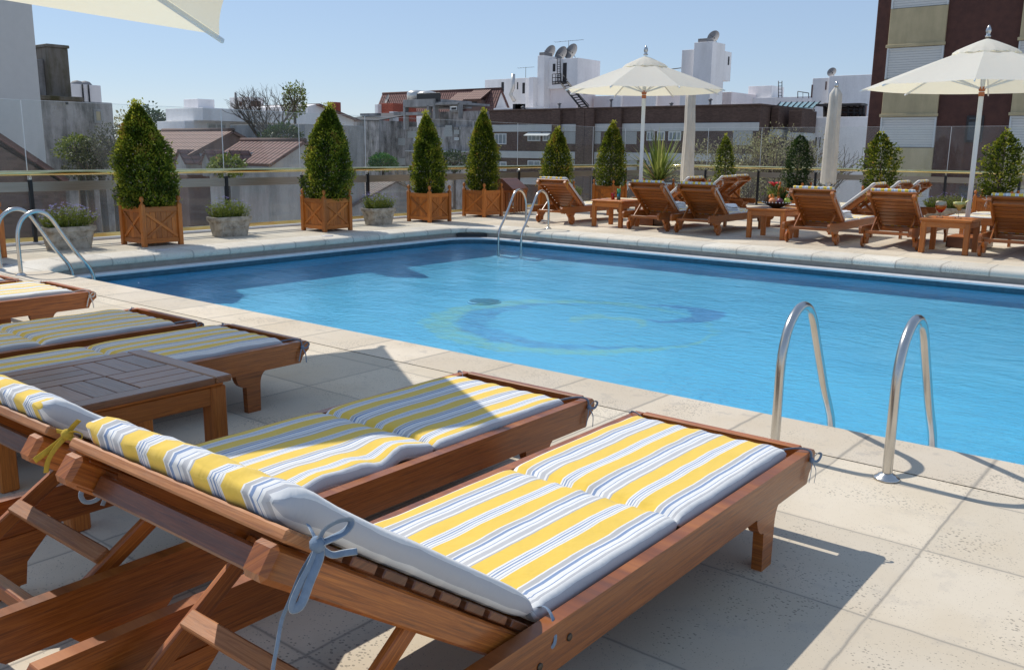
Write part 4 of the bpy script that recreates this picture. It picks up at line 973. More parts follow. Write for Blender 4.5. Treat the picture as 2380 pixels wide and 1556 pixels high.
TZ = .563
t = thing('fruit_bowl', 'wide dark bowl edged with pale stones on the far middle table', 'bowl', (-6.72, 16.30, TZ)); mb = MB(); mb.lathe([(.08, 0), (.09, .004), (.17, .05), (.27, .095), (.28, .10), (.26, .094), (.16, .055), (.05, .02)], (0, 0, 0), 28); mb.build('dish', 'bowl_dark', t)
mb = MB()
for k in range(26): a = 2*PI*k/26; mb.ball((.262*math.cos(a), .262*math.sin(a), .103), .012, 6)
mb.build('pebble_edge', 'gutter', t)
for i, (dx, dy, dz, r, mt, nm, lab) in enumerate(((-.04, -.15, .125, .065, 'peach_fruit', 'peach', 'large peach at the front of the fruit bowl'), (.10, -.10, .13, .062, 'plum_fruit', 'plum', 'dark plum in the middle of the fruit bowl'), (.215, -.02, .135, .060, 'green_fruit', 'pear', 'green pear at the right of the fruit bowl'),
        (-.10, -.03, .20, .055, 'orange_fruit', 'orange', 'orange at the left of the fruit bowl, above the peach'), (.20, .06, .215, .052, 'orange_fruit', 'orange', 'orange at the right of the fruit bowl, behind the pear'), (-.20, -.06, .125, .05, 'kiwi_fruit', 'kiwi', 'brown kiwi lying at the left rim of the fruit bowl'), (-.17, .02, .185, .05, 'kiwi_fruit', 'kiwi', 'upper brown kiwi at the left of the fruit bowl'))):
    mb = MB(); mb.ball((0, 0, 0), r, 18, 1.12 if nm in ('pear', 'kiwi') else .95); mb.tube([(0, 0, r*.9), (.003, 0, r*1.12)], .003, 5); o = mb.build(nm, mt); o.location = (-6.72+dx*.95, 16.30+dy*.8, TZ+dz); tag(o, lab, nm, 'fruit in the bowl')
t = thing('lily', 'red lily blossom standing out of the fruit bowl', 'flower', (-6.80, 16.36, TZ+.06)); mb = MB()
for k in range(6):
    a = 2*PI*k/6+.3; u = V((math.cos(a), math.sin(a), 0)); s2 = V((-math.sin(a), math.cos(a), 0)); c_ = V((-.02, -.02, .33)); P = [(0, 0, .012), (.05, .05, .034), (.10, .08, .03), (.145, .07, .003)]
    vs = []
    for r_, zz, w in P: vs += [c_+u*r_+V((0, 0, zz))-s2*w, c_+u*r_+V((0, 0, zz))+s2*w]
    mb.add(vs, [[2*j, 2*j+1, 2*j+3, 2*j+2] for j in range(3)], smooth=True)
mb.build('petals', 'red_petal', t); mb = MB(); mb.tube([(0, 0, 0), (-.01, -.01, .2), (-.02, -.02, .34)], .006, 6)
leafcloud(mb, [(V((random.gauss(0, .08), random.gauss(0, .08), random.uniform(.14, .34))), random.random(), V((0, 0, .5))) for _ in range(120)], .09, aspect=.3); mb.build('stem_leaves', 'shrub_leaf', t)
t = thing('pineapple_crown', 'spiky pineapple crown and sprigs in the middle of the fruit bowl', 'fruit greenery', (-6.62, 16.34, TZ+.12)); mb = MB()
for k in range(60):
    a = random.random()*2*PI; e = random.uniform(.8, 1.5); d = V((math.cos(a)*math.cos(e), math.sin(a)*math.cos(e), math.sin(e))); s2 = V((-math.sin(a), math.cos(a), 0))*.009; l_ = random.uniform(.15, .34); mb.add([-s2, s2, d*l_*.6+s2*.8, d*l_, d*l_*.6-s2*.8], [[0, 1, 2, 3, 4]], tint=random.random())
for k in range(40): a = random.random()*2*PI; p = V((.12+random.gauss(0, .05), random.gauss(0, .05), random.uniform(0, .2))); leafcloud(mb, [(p, random.random(), V((.4, 0, .6)))], .08, aspect=.4)
mb.build('leaves', 'dark_leaf', t)
def glass(x, y, name, label, prof_glass, fills, extra=None):
    t = thing(name, label, 'drink', (x, y, TZ)); t.scale = (1.3, 1.3, 1.3); mb = MB(); mb.lathe(prof_glass, (0, 0, 0), 20); mb.build('glass', 'cup_glass', t)
    for pf, mt, nm in fills: mb = MB(); mb.lathe(pf, (0, 0, 0), 20); mb.build(nm, mt, t)
    if extra: extra(t)
def straw(t, mt='red_petal', h=.2):
    mb = MB(); mb.tube([(0, 0, .05), (.02, .01, h)], .004, 6); mb.build('straw', mt, t)
glass(-10.32, 16.28, 'tumbler_drink', 'short red drink on the left far table', [(.028, 0), (.034, .11), (.033, .111)], [([(.026, .006), (.031, .095), (.001, .096)], 'red_drink', 'red_liquid')], lambda t: straw(t, 'red_drink', .15))
glass(-10.16, 16.25, 'tall_drink', 'tall green and blue drink on the left far table', [(.03, 0), (.032, .18), (.031, .181)], [([(.028, .006), (.029, .10), (.001, .101)], 'blue_drink', 'blue_liquid'), ([(.029, .101), (.030, .175), (.001, .177)], 'green_drink', 'green_liquid')], lambda t: straw(t, 'yellow_drink', .23))
glass(-3.78, 15.98, 'balloon_cocktail', 'orange layered cocktail in a round stemmed glass on the right far table', [(.045, 0), (.04, .006), (.006, .012), (.006, .05), (.03, .07), (.062, .11), (.07, .15), (.062, .19), (.055, .205)],
      [([(.02, .066), (.045, .09), (.055, .10), (.001, .101)], 'red_drink', 'red_liquid'), ([(.055, .101), (.066, .13), (.068, .15), (.001, .151)], 'orange_drink', 'orange_liquid'), ([(.067, .151), (.060, .19), (.053, .203), (.001, .206)], 'foam_drink', 'foam')])
def lime(t):
    mb = MB(); mb.lathe([(.045, -.004), (.05, 0), (.045, .004)], (0, 0, 0), 20); o = mb.build('fruit_slice', 'yellow_drink', t); o.location = (.08, 0, .215); o.rotation_euler = (0, -.7, .3); straw(t, 'ribbon_white', .26)
glass(-3.50, 15.98, 'margarita_cocktail', 'pale yellow cocktail in a wide stemmed glass with a fruit slice', [(.045, 0), (.04, .006), (.005, .012), (.005, .09), (.02, .10), (.03, .13), (.075, .165), (.082, .20)],
      [([(.016, .10), (.027, .132), (.070, .166), (.077, .20), (.001, .203)], 'yellow_drink', 'yellow_liquid')], lime)

# ------------------------------------------------------------------ glass railing
def railing(lab, P0, P1, n, glassz=2.25):
    P0, P1 = V(P0), V(P1); d = (P1-P0); ln = d.length; u = d.normalized(); nx = V((-u.y, u.x, 0)); t = thing('glass_railing', lab, 'railing', tuple(P0), math.atan2(u.y, u.x), 'glass railings of the terrace')
    mb = MB(); mb.tube([(ln*k/20, -.0, 1.125) for k in range(21)], .042, 16); mb.build('handrail', 'brass', t)
    st = ln/n; sgn = .16
    for k in range(n+1):
        mb = MB(); mb.box(st*k-.028, st*k+.028, .02, .085, .0, 1.02, .003); ps = mb.build('post', 'black_metal', t)
        mb = MB(); mb.box(st*k-.022, st*k+.022, .02, .05, 1.02, 1.075, .003); mb.tube([(st*k, .03, 1.06), (st*k, .0, 1.10)], .015, 8); mb.build('bracket', 'steel', ps)
    for k in range(n):
        a, b = st*k+.03, st*(k+1)-.03
        mb = MB(); mb.box(a, b, .045, .06, .835, .985, .002); mb.build('metal_band', 'brushed_panel', t)
        mb = MB(); mb.box(a, b, .04, .075, .045, .115, .004); mb.build('bottom_rail', 'brass', t)
        mb = MB(); mb.quad((st*k+.008, .105, .12), (st*(k+1)-.008, .105, .12), (st*(k+1)-.008, .105, glassz), (st*k+.008, .105, glassz)); g = mb.build('glass_pane', 'pane_glass', t)
        mb = MB(); mb.box(st*(k+1)-.006, st*(k+1)+.006, .100, .110, .12, glassz-.001, .001); mb.box(st*k+.01, st*(k+1)-.01, .1025, .1075, glassz+.001, glassz+.006, .0005); mb.build('pane_edge', 'white_metal', g)
    return t
railing('glass railing with brass handrail along the left side of the terrace', (-14.93, -.72, 0), (-14.93, 26.1, 0), 15)
railing('glass railing with brass handrail along the far side of the terrace', (-14.93, 26.1, 0), (4.4, 26.1, 0), 11, 2.30)

# ------------------------------------------------------------------ city beyond
GZ = -12.
def house(name, label, cat='building'): return thing(name, label, cat, (0, 0, 0))
def bcorner(Dx, Dy, Y, xl, xr):
    x1, z = atY(Dx, Dy, Y); x0, _ = atY(xl, Dy, Y)
    y1 = atX(xr, Dy, x1)[0] if xr else Y+6
    return x0, x1, Y, y1, z
def wallbox(t, nm, mat, x0, x1, y0, y1, z0, z1, bev=.02): mb = MB(); mb.box(x0, x1, y0, y1, z0, z1, bev); return mb.build(nm, mat, t)
def winY(t, Dx0, Dx1, Dy0, Dy1, Y, mats=('window_curtain', 'window_frame'), fr=.06, mull=1, depth=.12, nm='window', proud=.03):
    x0, z1 = atY(Dx0, Dy0, Y); x1, _ = atY(Dx1, Dy0, Y); _, z0 = atY(Dx0, Dy1, Y); mb = MB()
    f = fr
    if mats[1]:
        mb.box(x0, x0+f, Y-proud, Y+.01, z0, z1, .004); mb.box(x1-f, x1, Y-proud, Y+.01, z0, z1, .004); mb.box(x0+f, x1-f, Y-proud, Y+.01, z1-f, z1, .004); mb.box(x0+f, x1-f, Y-proud-.04, Y+.01, z0, z0+f, .004)
        for k in range(1, mull+1): xm = x0+(x1-x0)*k/(mull+1); mb.box(xm-f*.4, xm+f*.4, Y-proud+.004, Y+.01, z0+f, z1-f, .003)
        o = mb.build(nm, mats[1], t); mb = MB(); mb.quad((x0+f*.5, Y-.008, z0+f*.5), (x1-f*.5, Y-.008, z0+f*.5), (x1-f*.5, Y-.008, z1-f*.5), (x0+f*.5, Y-.008, z1-f*.5)); mb.build('pane', mats[0], o); return o
    mb.box(x0, x1, Y-proud, Y+.02, z0, z1, .003); return mb.build(nm, mats[0], t)
def winX(t, Dx0, Dx1, Dy0, Dy1, X, mats=('window_curtain', 'window_frame'), nm='window', fr=.06):
    y0, z1 = atX(Dx0, Dy0, X); y1, _ = atX(Dx1, Dy0, X); _, z0 = atX(Dx0, Dy1, X); mb = MB()
    if mats[1]:
        mb.box(X-.01, X+.04, y0, y0+fr, z0, z1, .003); mb.box(X-.01, X+.04, y1-fr, y1, z0, z1, .003); mb.box(X-.01, X+.04, y0+fr, y1-fr, z1-fr, z1, .003); mb.box(X-.01, X+.06, y0+fr, y1-fr, z0, z0+fr, .003); o = mb.build(nm, mats[1], t)
        mb = MB(); mb.quad((X+.008, y0+.03, z0+.03), (X+.008, y1-.03, z0+.03), (X+.008, y1-.03, z1-.03), (X+.008, y0+.03, z1-.03)); mb.build('pane', mats[0], o); return o
    mb.box(X-.02, X+.03, y0, y1, z0, z1, .003); return mb.build(nm, mats[0], t)
def antenna(x, y, z, h, lab, w=1.2):
    t = thing('tv_antenna', lab, 'antenna', (x, y, z), 0, 'rooftop antennas'); mb = MB(); mb.tube([(0, 0, 0), (0, 0, h)], .035, 6); mb.build('mast', 'dark_iron', t)
    mb = MB(); mb.tube([(-w/2, 0, h-.1), (w/2, .1, h-.05)], .022, 5)
    for k in range(6): xx = -w/2+w*k/5; mb.tube([(xx, -.25, h-.08), (xx, .3, h-.06)], .014, 4)
    mb.build('aerial_bars', 'dark_iron', t)
def dish(x, y, z, r, lab, az=-.4):
    t = thing('satellite_dish', lab, 'satellite dish', (x, y, z), az, 'satellite dishes on the roofs'); mb = MB(); R_ = Matrix.Rotation(math.radians(68), 4, 'X')
    pf = [(r*k/6+.001, -(1-(k/6)**2)*r*.28) for k in range(7)]; vs = []; seg = 24
    for rr, zz in pf:
        for k in range(seg): a = 2*PI*k/seg; vs.append(R_ @ V((rr*math.cos(a), rr*math.sin(a), zz))+V((0, 0, r*1.05)))
    fs = [[j*seg+k, j*seg+(k+1) % seg, (j+1)*seg+(k+1) % seg, (j+1)*seg+k] for j in range(6) for k in range(seg)]
    mb.add(vs, fs, smooth=True); mb.build('reflector', 'dish_grey', t)
    mb = MB(); mb.tube([(0, .25*r, r), (0, .2*r, 0)], .06, 8); mb.tube([(0, 0, r*1.0), (0, -r*.8, r*1.25)], .02, 5); mb.tube([(0, .3*r, r), (r*.5, .5*r, 0)], .03, 5); mb.build('mount', 'dark_iron', t)

# tall grey tower at the left edge
X = -27.; y1, _ = atX(92, 200, X); t = house('grey_tower', 'tall plain grey building filling the left edge of the picture'); wallbox(t, 'wall', 'grey_render', X-9, X, y1-26, y1, GZ, 7.6)
# small dark roof before it
t = house('dark_roof_house', 'dark tiled roof slope in the lower left corner before the grey tower'); X = -23.
p = [atX(-70, 262, X), atX(0, 330, X), atX(152, 412, X)]
mb = MB(); a, b = V((X, p[0][0], p[0][1])), V((X, p[2][0]+.1, p[2][1]-.05)); mb.slab(a+V((-3, 0, 0)), a, b, b+V((-3, 0, 0)), .12); mb.build('roof', 'red_roof_tile', t)
mb = MB(); mb.prism([(p[0][0]-6, GZ), (p[2][0], GZ), (p[2][0], p[2][1]-.2), (p[1][0], p[1][1]-.1), (p[0][0], p[0][1]-.15), (p[0][0]-6, p[0][1]-4)], 'x', X-2.9, X-.05); mb.build('wall', 'brown_brick', t)
# stained concrete building with chimney tower
X = -36.; t = house('concrete_building', 'stained raw concrete building with a bricked up window, right of the grey tower'); y0, z1 = atX(90, 231, X); y1, _ = atX(261, 239, X)
wallbox(t, 'wall', 'stained_concrete', X-9, X, y0-3, y1, GZ, z1); wallbox(t, 'parapet', 'mossy_concrete', X-9.1, X+.1, y0-3.1, y1-1.2, z1+.002, z1+.16)
winX(t, 216, 238, 253, 286, X, ('beige_spandrel', 'mid_concrete'), 'blocked_window', .1); winX(t, 152, 158, 237, 243, X, ('dark_opening', None), 'vent_hole')
t = house('chimney_tower', 'tall mossy concrete chimney tower rising from the stained concrete building', 'tower'); X2 = -37.; ya, zt = atX(110, 109, X2); yb, _ = atX(166, 110, X2); yc, zc = atX(93, 136, X2)
wallbox(t, 'shaft', 'mossy_concrete', X2-3, X2, ya, yb-.15, z1+.17, zt); wallbox(t, 'cap', 'mossy_concrete', X2-3.05, X2+.05, ya-.05, yb-.1, zt+.002, zt+.12); wallbox(t, 'side_shaft', 'stained_concrete', X2-2.2, X2-.4, yc, ya-.002, z1+.17, zc)
ym, zm = atX(92, 50, X2); mb = MB(); mb.tube([(X2-1, ym+.3, zc), (X2-1, ym, zm-.5)], .03, 5); tag(mb.build('mast', 'dark_iron'), 'thin leaning mast beside the mossy chimney tower', 'mast')
# white block behind with water tanks
X = -55.; t = house('white_block', 'small white rooftop block behind the mossy chimney tower'); y0, zt = atX(150, 196, X); y1, zt = atX(234, 199, X); wallbox(t, 'wall', 'white_wall', X-6, X, y0, y1, GZ, zt)
for q in (207, 226): yq, _ = atX(q, 195, X); mb = MB(); mb.lathe([(.4, -.1), (.4, .1), (.26, .26), (.05, .32)], (X-1.5, yq, zt), 16); mb.build('water_tank', 'dish_grey', t)
for q in (190, 204): yq, _ = atX(q, 195, X); mb = MB(); mb.tube([(X+.05, yq, zt), (X+.05, yq, zt-4)], .05, 5); mb.build('pipe', 'dark_iron', t)
yq, _ = atX(182, 190, X); antenna(X-1, yq-.6, zt, 1.3, 'small antenna on the white block behind the chimney tower')
# modern white house
Y = 40.; x1, zt = atY(471, 250, Y); x0, _ = atY(384, 250, Y); y1, _ = atX(722, 262, x1); _, zf = atY(471, 280, Y)
t = house('modern_white_house', 'modern white house with a deep flat fascia above a recessed window band'); wallbox(t, 'fascia', 'white_wall', x0, x1, Y, y1, zf, zt); wallbox(t, 'wall', 'white_wall', x0+.9, x1-1.4, Y+.05, y1-.4, GZ, zf-.002)
xw = x1-1.4
for k in range(4):
    yy = Y+1.2+k*(y1-Y-2)/4; mb = MB(); mb.box(xw-.02, xw+.04, yy, yy+(y1-Y-2)/4-.4, zf-2.0, zf-.15, .01); o = mb.build('window', 'window_frame', t); mb = MB(); mb.box(xw+.042, xw+.05, yy+.1, yy+(y1-Y-2)/8-.3, zf-1.9, zf-.25, .004); mb.box(xw+.042, xw+.05, yy+(y1-Y-2)/8-.15, yy+(y1-Y-2)/4-.5, zf-1.9, zf-.25, .004); mb.build('pane', 'window_glass' if k > 1 else 'cream_blind', o)
wallbox(t, 'roof_box', 'white_wall', x1-4.2, x1-2.2, Y+1, Y+2.5, zt+.002, zt+.75); wallbox(t, 'canopy', 'white_wall', x0-.0, x1-1.3, Y-.8, Y-.002, zf-1.0+.3, zf-.05)
x1b, zt2 = atY(574, 225, 62.); x0b, _ = atY(533, 225, 62.); y1b, _ = atX(613, 225, x1b); t = house('white_roof_house', 'small white cube house with brown windows above the modern white house'); wallbox(t, 'wall', 'white_wall', x0b, x1b, 62, y1b, GZ, zt2)
winY(t, 556, 562, 236, 247, 62., ('rust_wall', None), nm='window'); winX(t, 583, 606, 234, 247, x1b, ('rust_wall', None), 'window')
mb = MB(); xq, zq = atY(547, 215, 61.8); mb.tube([(xq, 61.8, zq), (xq, 61.8, zt2-2)], .12, 8); mb.build('flue', 'dish_grey', t)
# tiled roof houses in the middle left
def gable(name, label, X, eave, apex, eave2, XL, mat, wall, dormers=0):
    # X: plane of the near gable; points are picture positions of near eave, apex and far eave in that plane
    t = house(name, label, 'house'); (ye, ze), (ya, za_), (yf, zf_) = atX(*eave, X), atX(*apex, X), atX(*eave2, X)
    n1 = V((0, ye, ze)); n2 = V((0, ya, za_)); n3 = V((0, yf, zf_)); ov = V((.25, 0, 0))
    mb = MB(); P = lambda x, v: V((x, v.y, v.z))
    mb.slab(P(XL, n1), P(X+.25, n1), P(X+.25, n2), P(XL, n2), .14); mb.slab(P(XL, n2), P(X+.25, n2), P(X+.25, n3), P(XL, n3), .14); o = mb.build('roof', mat, t)
    mb = MB(); mb.tube([(XL, n2.y, n2.z+.03), (X+.25, n2.y, n2.z+.03)], .12, 8); mb.build('ridge', mat, o)
    mb = MB(); dz = V((0, 0, .2)); e1 = n1+(n2-n1)*.03-dz; e3 = n3+(n2-n3)*.03-dz; mb.prism([(e1.y, GZ), (e3.y, GZ), (e3.y, e3.z), (n2.y, n2.z-.2), (e1.y, e1.z)], 'x', XL+.1, X); mb.build('wall', wall, t)
    return t, n1, n2, n3
gable('old_tiled_house', 'house with a sunlit old pink tiled gable roof behind the largest topiary', -50., (429, 361), (537, 303), (570, 320), -58., 'old_roof_tile', 'rust_wall')
gable('tiled_annex', 'low house with a dark ribbed tiled roof left of the sunlit pink gable roof', -57.5, (400, 352), (449, 313), (470, 330), -66., 'old_roof_tile', 'brown_brick')
t, n1, n2, n3 = gable('red_tiled_house', 'house with a broad red tiled roof and three small gabled dormers', -42., (622, 381), (703, 327), (752, 350), atY(560, 320, atX(703, 327, -42.)[0])[0], 'red_roof_tile', 'mid_concrete')
sl = (n2-n1)
for q in (487, 548, 607):
    xq, zq = atY(q, 384, n1.y+1.6); mb = MB(); c = V((xq, n1.y-.15, n1.z-.1)); w = .52; hh = .60
    mb.prism([(xq-w, n1.z-.8), (xq+w, n1.z-.8), (xq+w, n1.z+.02), (xq, n1.z+hh), (xq-w, n1.z+.02)], 'y', n1.y-.35, n1.y+1.3); o = mb.build('dormer', 'mid_concrete', t)
    mb = MB()
    for sg in (-1, 1):
        a = V((xq, n1.y-.5, n1.z+hh+.12)); b = V((xq+sg*(w+.2), n1.y-.5, n1.z-.12)); e = V((0, 1.3, 0))
        if sg > 0: mb.slab(a, b, b+e, a+e, .08)
        else: mb.slab(b, a, a+e, b+e, .08)
    mb.build('dormer_roof', 'red_roof_tile', o)
xq0, _ = atY(545, 330, n2.y); a = V((xq0, n2.y, n2.z+.12)); mb = MB(); mb.slab(a+V((-2.6, 0, 0)), V((a.x-2.6, n1.y, n1.z+.1))+V((0, 0, 0)), V((a.x-2.1, n1.y, n1.z+.1)), a+V((-2.1, 0, 0)), .3)
# white gabled house with pink roof further right
X = -66.; t = house('pink_roof_house', 'white house with a pale pink tiled roof right of the bare tree', 'house'); ya, za_ = atX(735, 242, X); yb, zb = atX(716, 247, X); yc, zc = atX(822, 279, X)
mb = MB(); mb.prism([(yb, GZ), (yc, GZ), (yc, zc), (ya, za_), (yb, zb)], 'x', X-8, X); mb.build('wall', 'white_wall', t); mb = MB(); mb.slab((X-8.2, ya, za_+.05), (X+.5, ya, za_+.05), (X+.5, yc+.5, zc), (X-8.2, yc+.5, zc), .15); mb.build('roof', 'old_roof_tile', t)
yq, zq = atX(783, 245, X-2); wallbox(t, 'chimney', 'red_brick', X-3, X-2, yq-.3, yq+.5, zq-2, zq+.3)
# grey wall + dirty concrete block
X = -52.; y0, zt = atX(760, 290, X); y1, _ = atX(845, 293, X); t = house('grey_party_wall', 'plain pale grey party wall right of the tall dark cone'); wallbox(t, 'wall', 'mid_concrete', X-9, X, y0-2, y1, GZ, zt)
Y = 72.6; t = house('dirty_concrete_block', 'long dirty concrete block with scattered pale shutters behind the middle cones'); x0, zt = atY(846, 297, Y); x1, zt = atY(1135, 294, Y); wallbox(t, 'wall', 'stained_concrete', x0, x1, Y, Y+9, GZ, zt)
sc = .294/1.61345
def c3(x, y): return (1250+x*.29412)/1.61345, (280+y*.29412)/1.61345
for (a, b, c_, d, k) in ((705, 722, 810, 808, 0), (948, 720, 1075, 806, 0), (828, 810, 914, 900, 0), (648, 818, 735, 905, 1), (1025, 805, 1062, 850, 1), (1365, 800, 1412, 890, 0), (1410, 715, 1520, 790, 0), (1428, 645, 1515, 714, 0), (1540, 705, 1605, 760, 0), (1545, 800, 1600, 835, 1), (1610, 655, 1625, 700, 0), (1750, 700, 1805, 745, 0), (470, 790, 505, 850, 2), (830, 1065, 918, 1150, 0), (390, 865, 450, 910, 2)):
    (u0, v0), (u1, v1) = c3(a, b), c3(c_, d); winY(t, u0, u1, v0, v1, Y, (('cream_blind', None), ('window_curtain', 'window_frame'), ('dark_opening', None))[k], nm='window' if k else 'shutter', fr=.12)
u0, v0 = c3(945, 965); u1, v1 = c3(1740, 978); winY(t, u0, u1, v0, v1, Y, ('light_band', None), nm='ledge', proud=.4)
# roof clutter: low dark shed, frame with tanks, brick cube
Y = 70.; x0, zt = atY(800, 281, Y); x1, _ = atY(880, 281, Y); t = house('roof_shed', 'dark sheet metal shed on a roof left of the brick cube'); wallbox(t, 'wall', 'stained_concrete', x0, x1, Y, Y+6, GZ, zt); x1b, zb = atY(900, 275, Y+4); mb = MB(); mb.slab((x0, Y-.2, zt+.2), (x1, Y-.2, zt+.0), (x1, Y+6, zt+1), (x0, Y+6, zt+1.1), .1); mb.build('roof', 'dark_iron', t)
Y = 78.; (u0, v0), (u1, v1) = c3(612, 368), c3(765, 560); x0, zt = atY(u0, v0, Y); x1, zb = atY(u1, v1, Y); t = house('brick_cube', 'small red brick roof room with a white panel beside it'); wallbox(t, 'wall', 'red_brick', x0, x1, Y, Y+4, GZ, zt)
(u0, v0) = c3(535, 380); xa, za_ = atY(u0, v0, Y-.5); wallbox(t, 'white_panel', 'white_wall', xa, x0-.02, Y-.6, Y+2, GZ, za_); u0, v0 = c3(720, 472); xa, za_ = atY(u0, v0, Y-1.5); u1, v1 = c3(768, 560); xb, _ = atY(u1, v1, Y-1.5); wallbox(t, 'white_pier', 'white_wall', xa, xb, Y-1.6, Y-.65, GZ, za_)
u0, v0 = c3(645, 368); xa, za_ = atY(u0, v0, Y); dish(xa, Y+.5, zt, .55, 'small satellite dish on the red brick roof room')
Y = 72.; t = house('roof_tank_platform', 'open raw concrete roof frame carrying solar tanks'); 
def post3(a, b, c_, d, y_=Y, nm='post', mat='mid_concrete', dp=.6):
    (u0, v0), (u1, v1) = c3(a, b), c3(c_, d); xa, za_ = atY(u0, v0, y_); xb, zb = atY(u1, v1, y_); wallbox(t, nm, mat, xa, xb, y_, y_+dp, zb, za_, .01)
post3(888, 408, 916, 700); post3(1195, 395, 1215, 560, nm='post'); post3(1268, 400, 1297, 560); post3(1590, 360, 1604, 560)
post3(888, 322, 1297, 404, nm='beam', dp=6); post3(1299, 360, 1604, 378, nm='beam', dp=5); post3(917, 480, 1160, 512, nm='beam'); post3(340, 495, 560, 522, nm='beam'); post3(768, 476, 887, 512, nm='beam')
post3(1492, 408, 1572, 452, Y-.1, 'window_frame', 'window_frame', .08); post3(1503, 418, 1562, 446, Y-.14, 'window_opening', 'dark_opening', .05)
post3(1200, 477, 1890, 1000, 72.9, 'parapet_wall', 'stained_concrete', 1.2); post3(1480, 395, 1588, 476, Y+.4, 'panel', 'mid_concrete', .2)
t2 = t; t = house('solar_heater', 'black solar panels with two round white water tanks on the concrete frame', 'solar heater')
post3(1062, 240, 1362, 344, Y+.2, 'solar_panel', 'solar_panel', .1)
for a, b in ((1062, 195), (1195, 203)):
    u0, v0 = c3(a, b); xa, za_ = atY(u0, v0, Y+1.9); u1, v1 = c3(a, 345); _, zb = atY(u1, v1, Y+1.9); mb = MB(); H_ = za_-zb; mb.lathe([(1.1, 0), (1.1, H_*.72), (.95, H_*.85), (.5, H_*.95), (.1, H_)], (xa, Y+1.9, zb), 20); mb.build('water_tank', 'tank', t)
# red roof house with dormers
X = -76.; t, n1, n2, n3 = gable('red_roof_building', 'building with a steep red tiled roof and two dormers left of the white towers', X, (1142, 265), (1163, 206), (1186, 262), -98., 'red_roof_tile', 'white_wall')
def onroof(f): return n1.lerp(n2, f)
for (a, b, c_, d) in ((1490, 290, 1655, 470), (1690, 262, 1890, 462)):
    (u0, v0), (u1, v1) = c3(a+15, b+65), c3(c_-52, d); yq = onroof(.15).y-.3; xa, za_ = atY(u0, v0, yq); xb, zb = atY(u1, v1, yq); mb = MB(); mb.box(xa, xb+.6, yq, yq+2.2, zb, za_, .02); o = mb.build('dormer', 'rust_wall', t)
    mb = MB(); mb.slab((xa-.3, yq-.5, za_+.1), (xb+.9, yq-.5, za_+.1), (xb+.9, yq+1.9, za_+1.5), (xa-.3, yq+1.9, za_+1.5), .12); mb.build('dormer_roof', 'old_roof_tile', o)
    mb = MB(); mb.box(xa+.15, xb-.1, yq-.04, yq-.002, zb+.6, za_-.2, .01); mb.build('dormer_window', 'dark_opening', o)
# white slab building at back
Yb = 112.; x1, zt = atY(1222, 181, Yb); x0, _ = atY(1127, 186, Yb); t = house('white_slab_building', 'pale flat roofed building with slit windows behind the steep red roof'); y1, _ = atX(1262, 184, x1); wallbox(t, 'wall', 'white_wall', x0, x1, Yb, y1, GZ, zt)
def c4(x, y): return (1800+x*.42409)/1.61345, (100+y*.42409)/1.61345
for a, b, c_, d in ((190, 492, 212, 580), (328, 492, 338, 555), (376, 497, 398, 592)): (u0, v0), (u1, v1) = c4(a, b), c4(c_, d); winY(t, u0, u1, v0, v1, Yb, ('dark_opening', None), nm='slit_window')
u0, v0 = c4(294, 420); xa, za_ = atY(u0, v0, Yb-1); u1, v1 = c4(290, 600); _, zb = atY(u1, v1, Yb-1); mb = MB(); mb.tube([(xa, Yb-1, za_), (xa, Yb-1, zb+1), (xa-.5, Yb-1, zb), (xa+.3, Yb-1, zb-1)], .3, 10); mb.build('duct', 'tank', t)
u0, v0 = c4(405, 358); xa, za_ = atY(u0, v0, Yb+1); antenna(xa, Yb+1, zt, za_-zt, 'antenna on the pale flat roofed building', 3.)
# white tower with dishes
Ya = 98.; t = house('white_dish_tower', 'white tower block with an iron balcony and three satellite dishes on its roof', 'tower')
u, v = c4(865, 275); xc, zt = atY(u, v, Ya); u, v = c4(600, 300); xl, _ = atY(u, v, Ya); u, v = c4(1065, 300); yr, _ = atX(u, v, xc); _, zb = atY(*c4(700, 548), Ya)
wallbox(t, 'upper_block', 'white_wall', xl, xc, Ya, yr, zb, zt); wallbox(t, 'lower_block', 'pink_wall', xl, xc-.4, Ya+.4, yr-.3, GZ, zb-.002)
u, v = c4(510, 258); xa, za_ = atY(u, v, Ya-1.); u, v = c4(570, 258); xb, _ = atY(u, v, Ya-1.); u, v = c4(610, 262); yb2, _ = atX(u, v, xb); wallbox(t, 'stair_column', 'white_wall', xa, xb, Ya-1., Ya+3, GZ, za_)
u, v = c4(520, 228); xq, zq = atY(u, v, Ya-.9); wallbox(t, 'chimney_cap', 'dish_grey', xq, xb-.2, Ya-.8, Ya+1, za_+.002, zq)
winY(t, *[c for c in (c4(735, 322)[0], c4(768, 322)[0], c4(735, 322)[1], c4(735, 490)[1])], Ya, ('dark_opening', None), nm='door'); winY(t, c4(645, 330)[0], c4(668, 330)[0], c4(645, 330)[1], c4(645, 398)[1], Ya, ('dark_opening', None), nm='window')
winY(t, c4(915, 585)[0], c4(1010, 585)[0], c4(915, 585)[1], c4(915, 600)[1], Ya+.4, ('dark_opening', None), nm='vent')
mb = MB(); yB = Ya-1.5
def L3(a, b, c_, d, r=.05, y_=yB, y2=None): (x_a, z_a), (x_b, z_b) = atY(*c4(a, b), y_), atY(*c4(c_, d), y2 or y_); mb.tube([(x_a, y_, z_a), (x_b, y2 or y_, z_b)], r, 5)
for q in (640, 668, 695, 718): L3(q, 420, q, 510)
L3(640, 420, 718, 416); L3(640, 452, 718, 450); L3(640, 510, 780, 492, .09); L3(640, 490, 770, 488, .07, Ya-.1)
mb.build('balcony', 'dark_iron', t)
mb = MB()
for q in (683, 710): L3(q, 285, q, 490, .06, Ya-.35)
for k in range(10): L3(683, 295+k*20, 710, 295+k*20, .035, Ya-.35)
mb.build('roof_ladder', 'dark_iron', t)
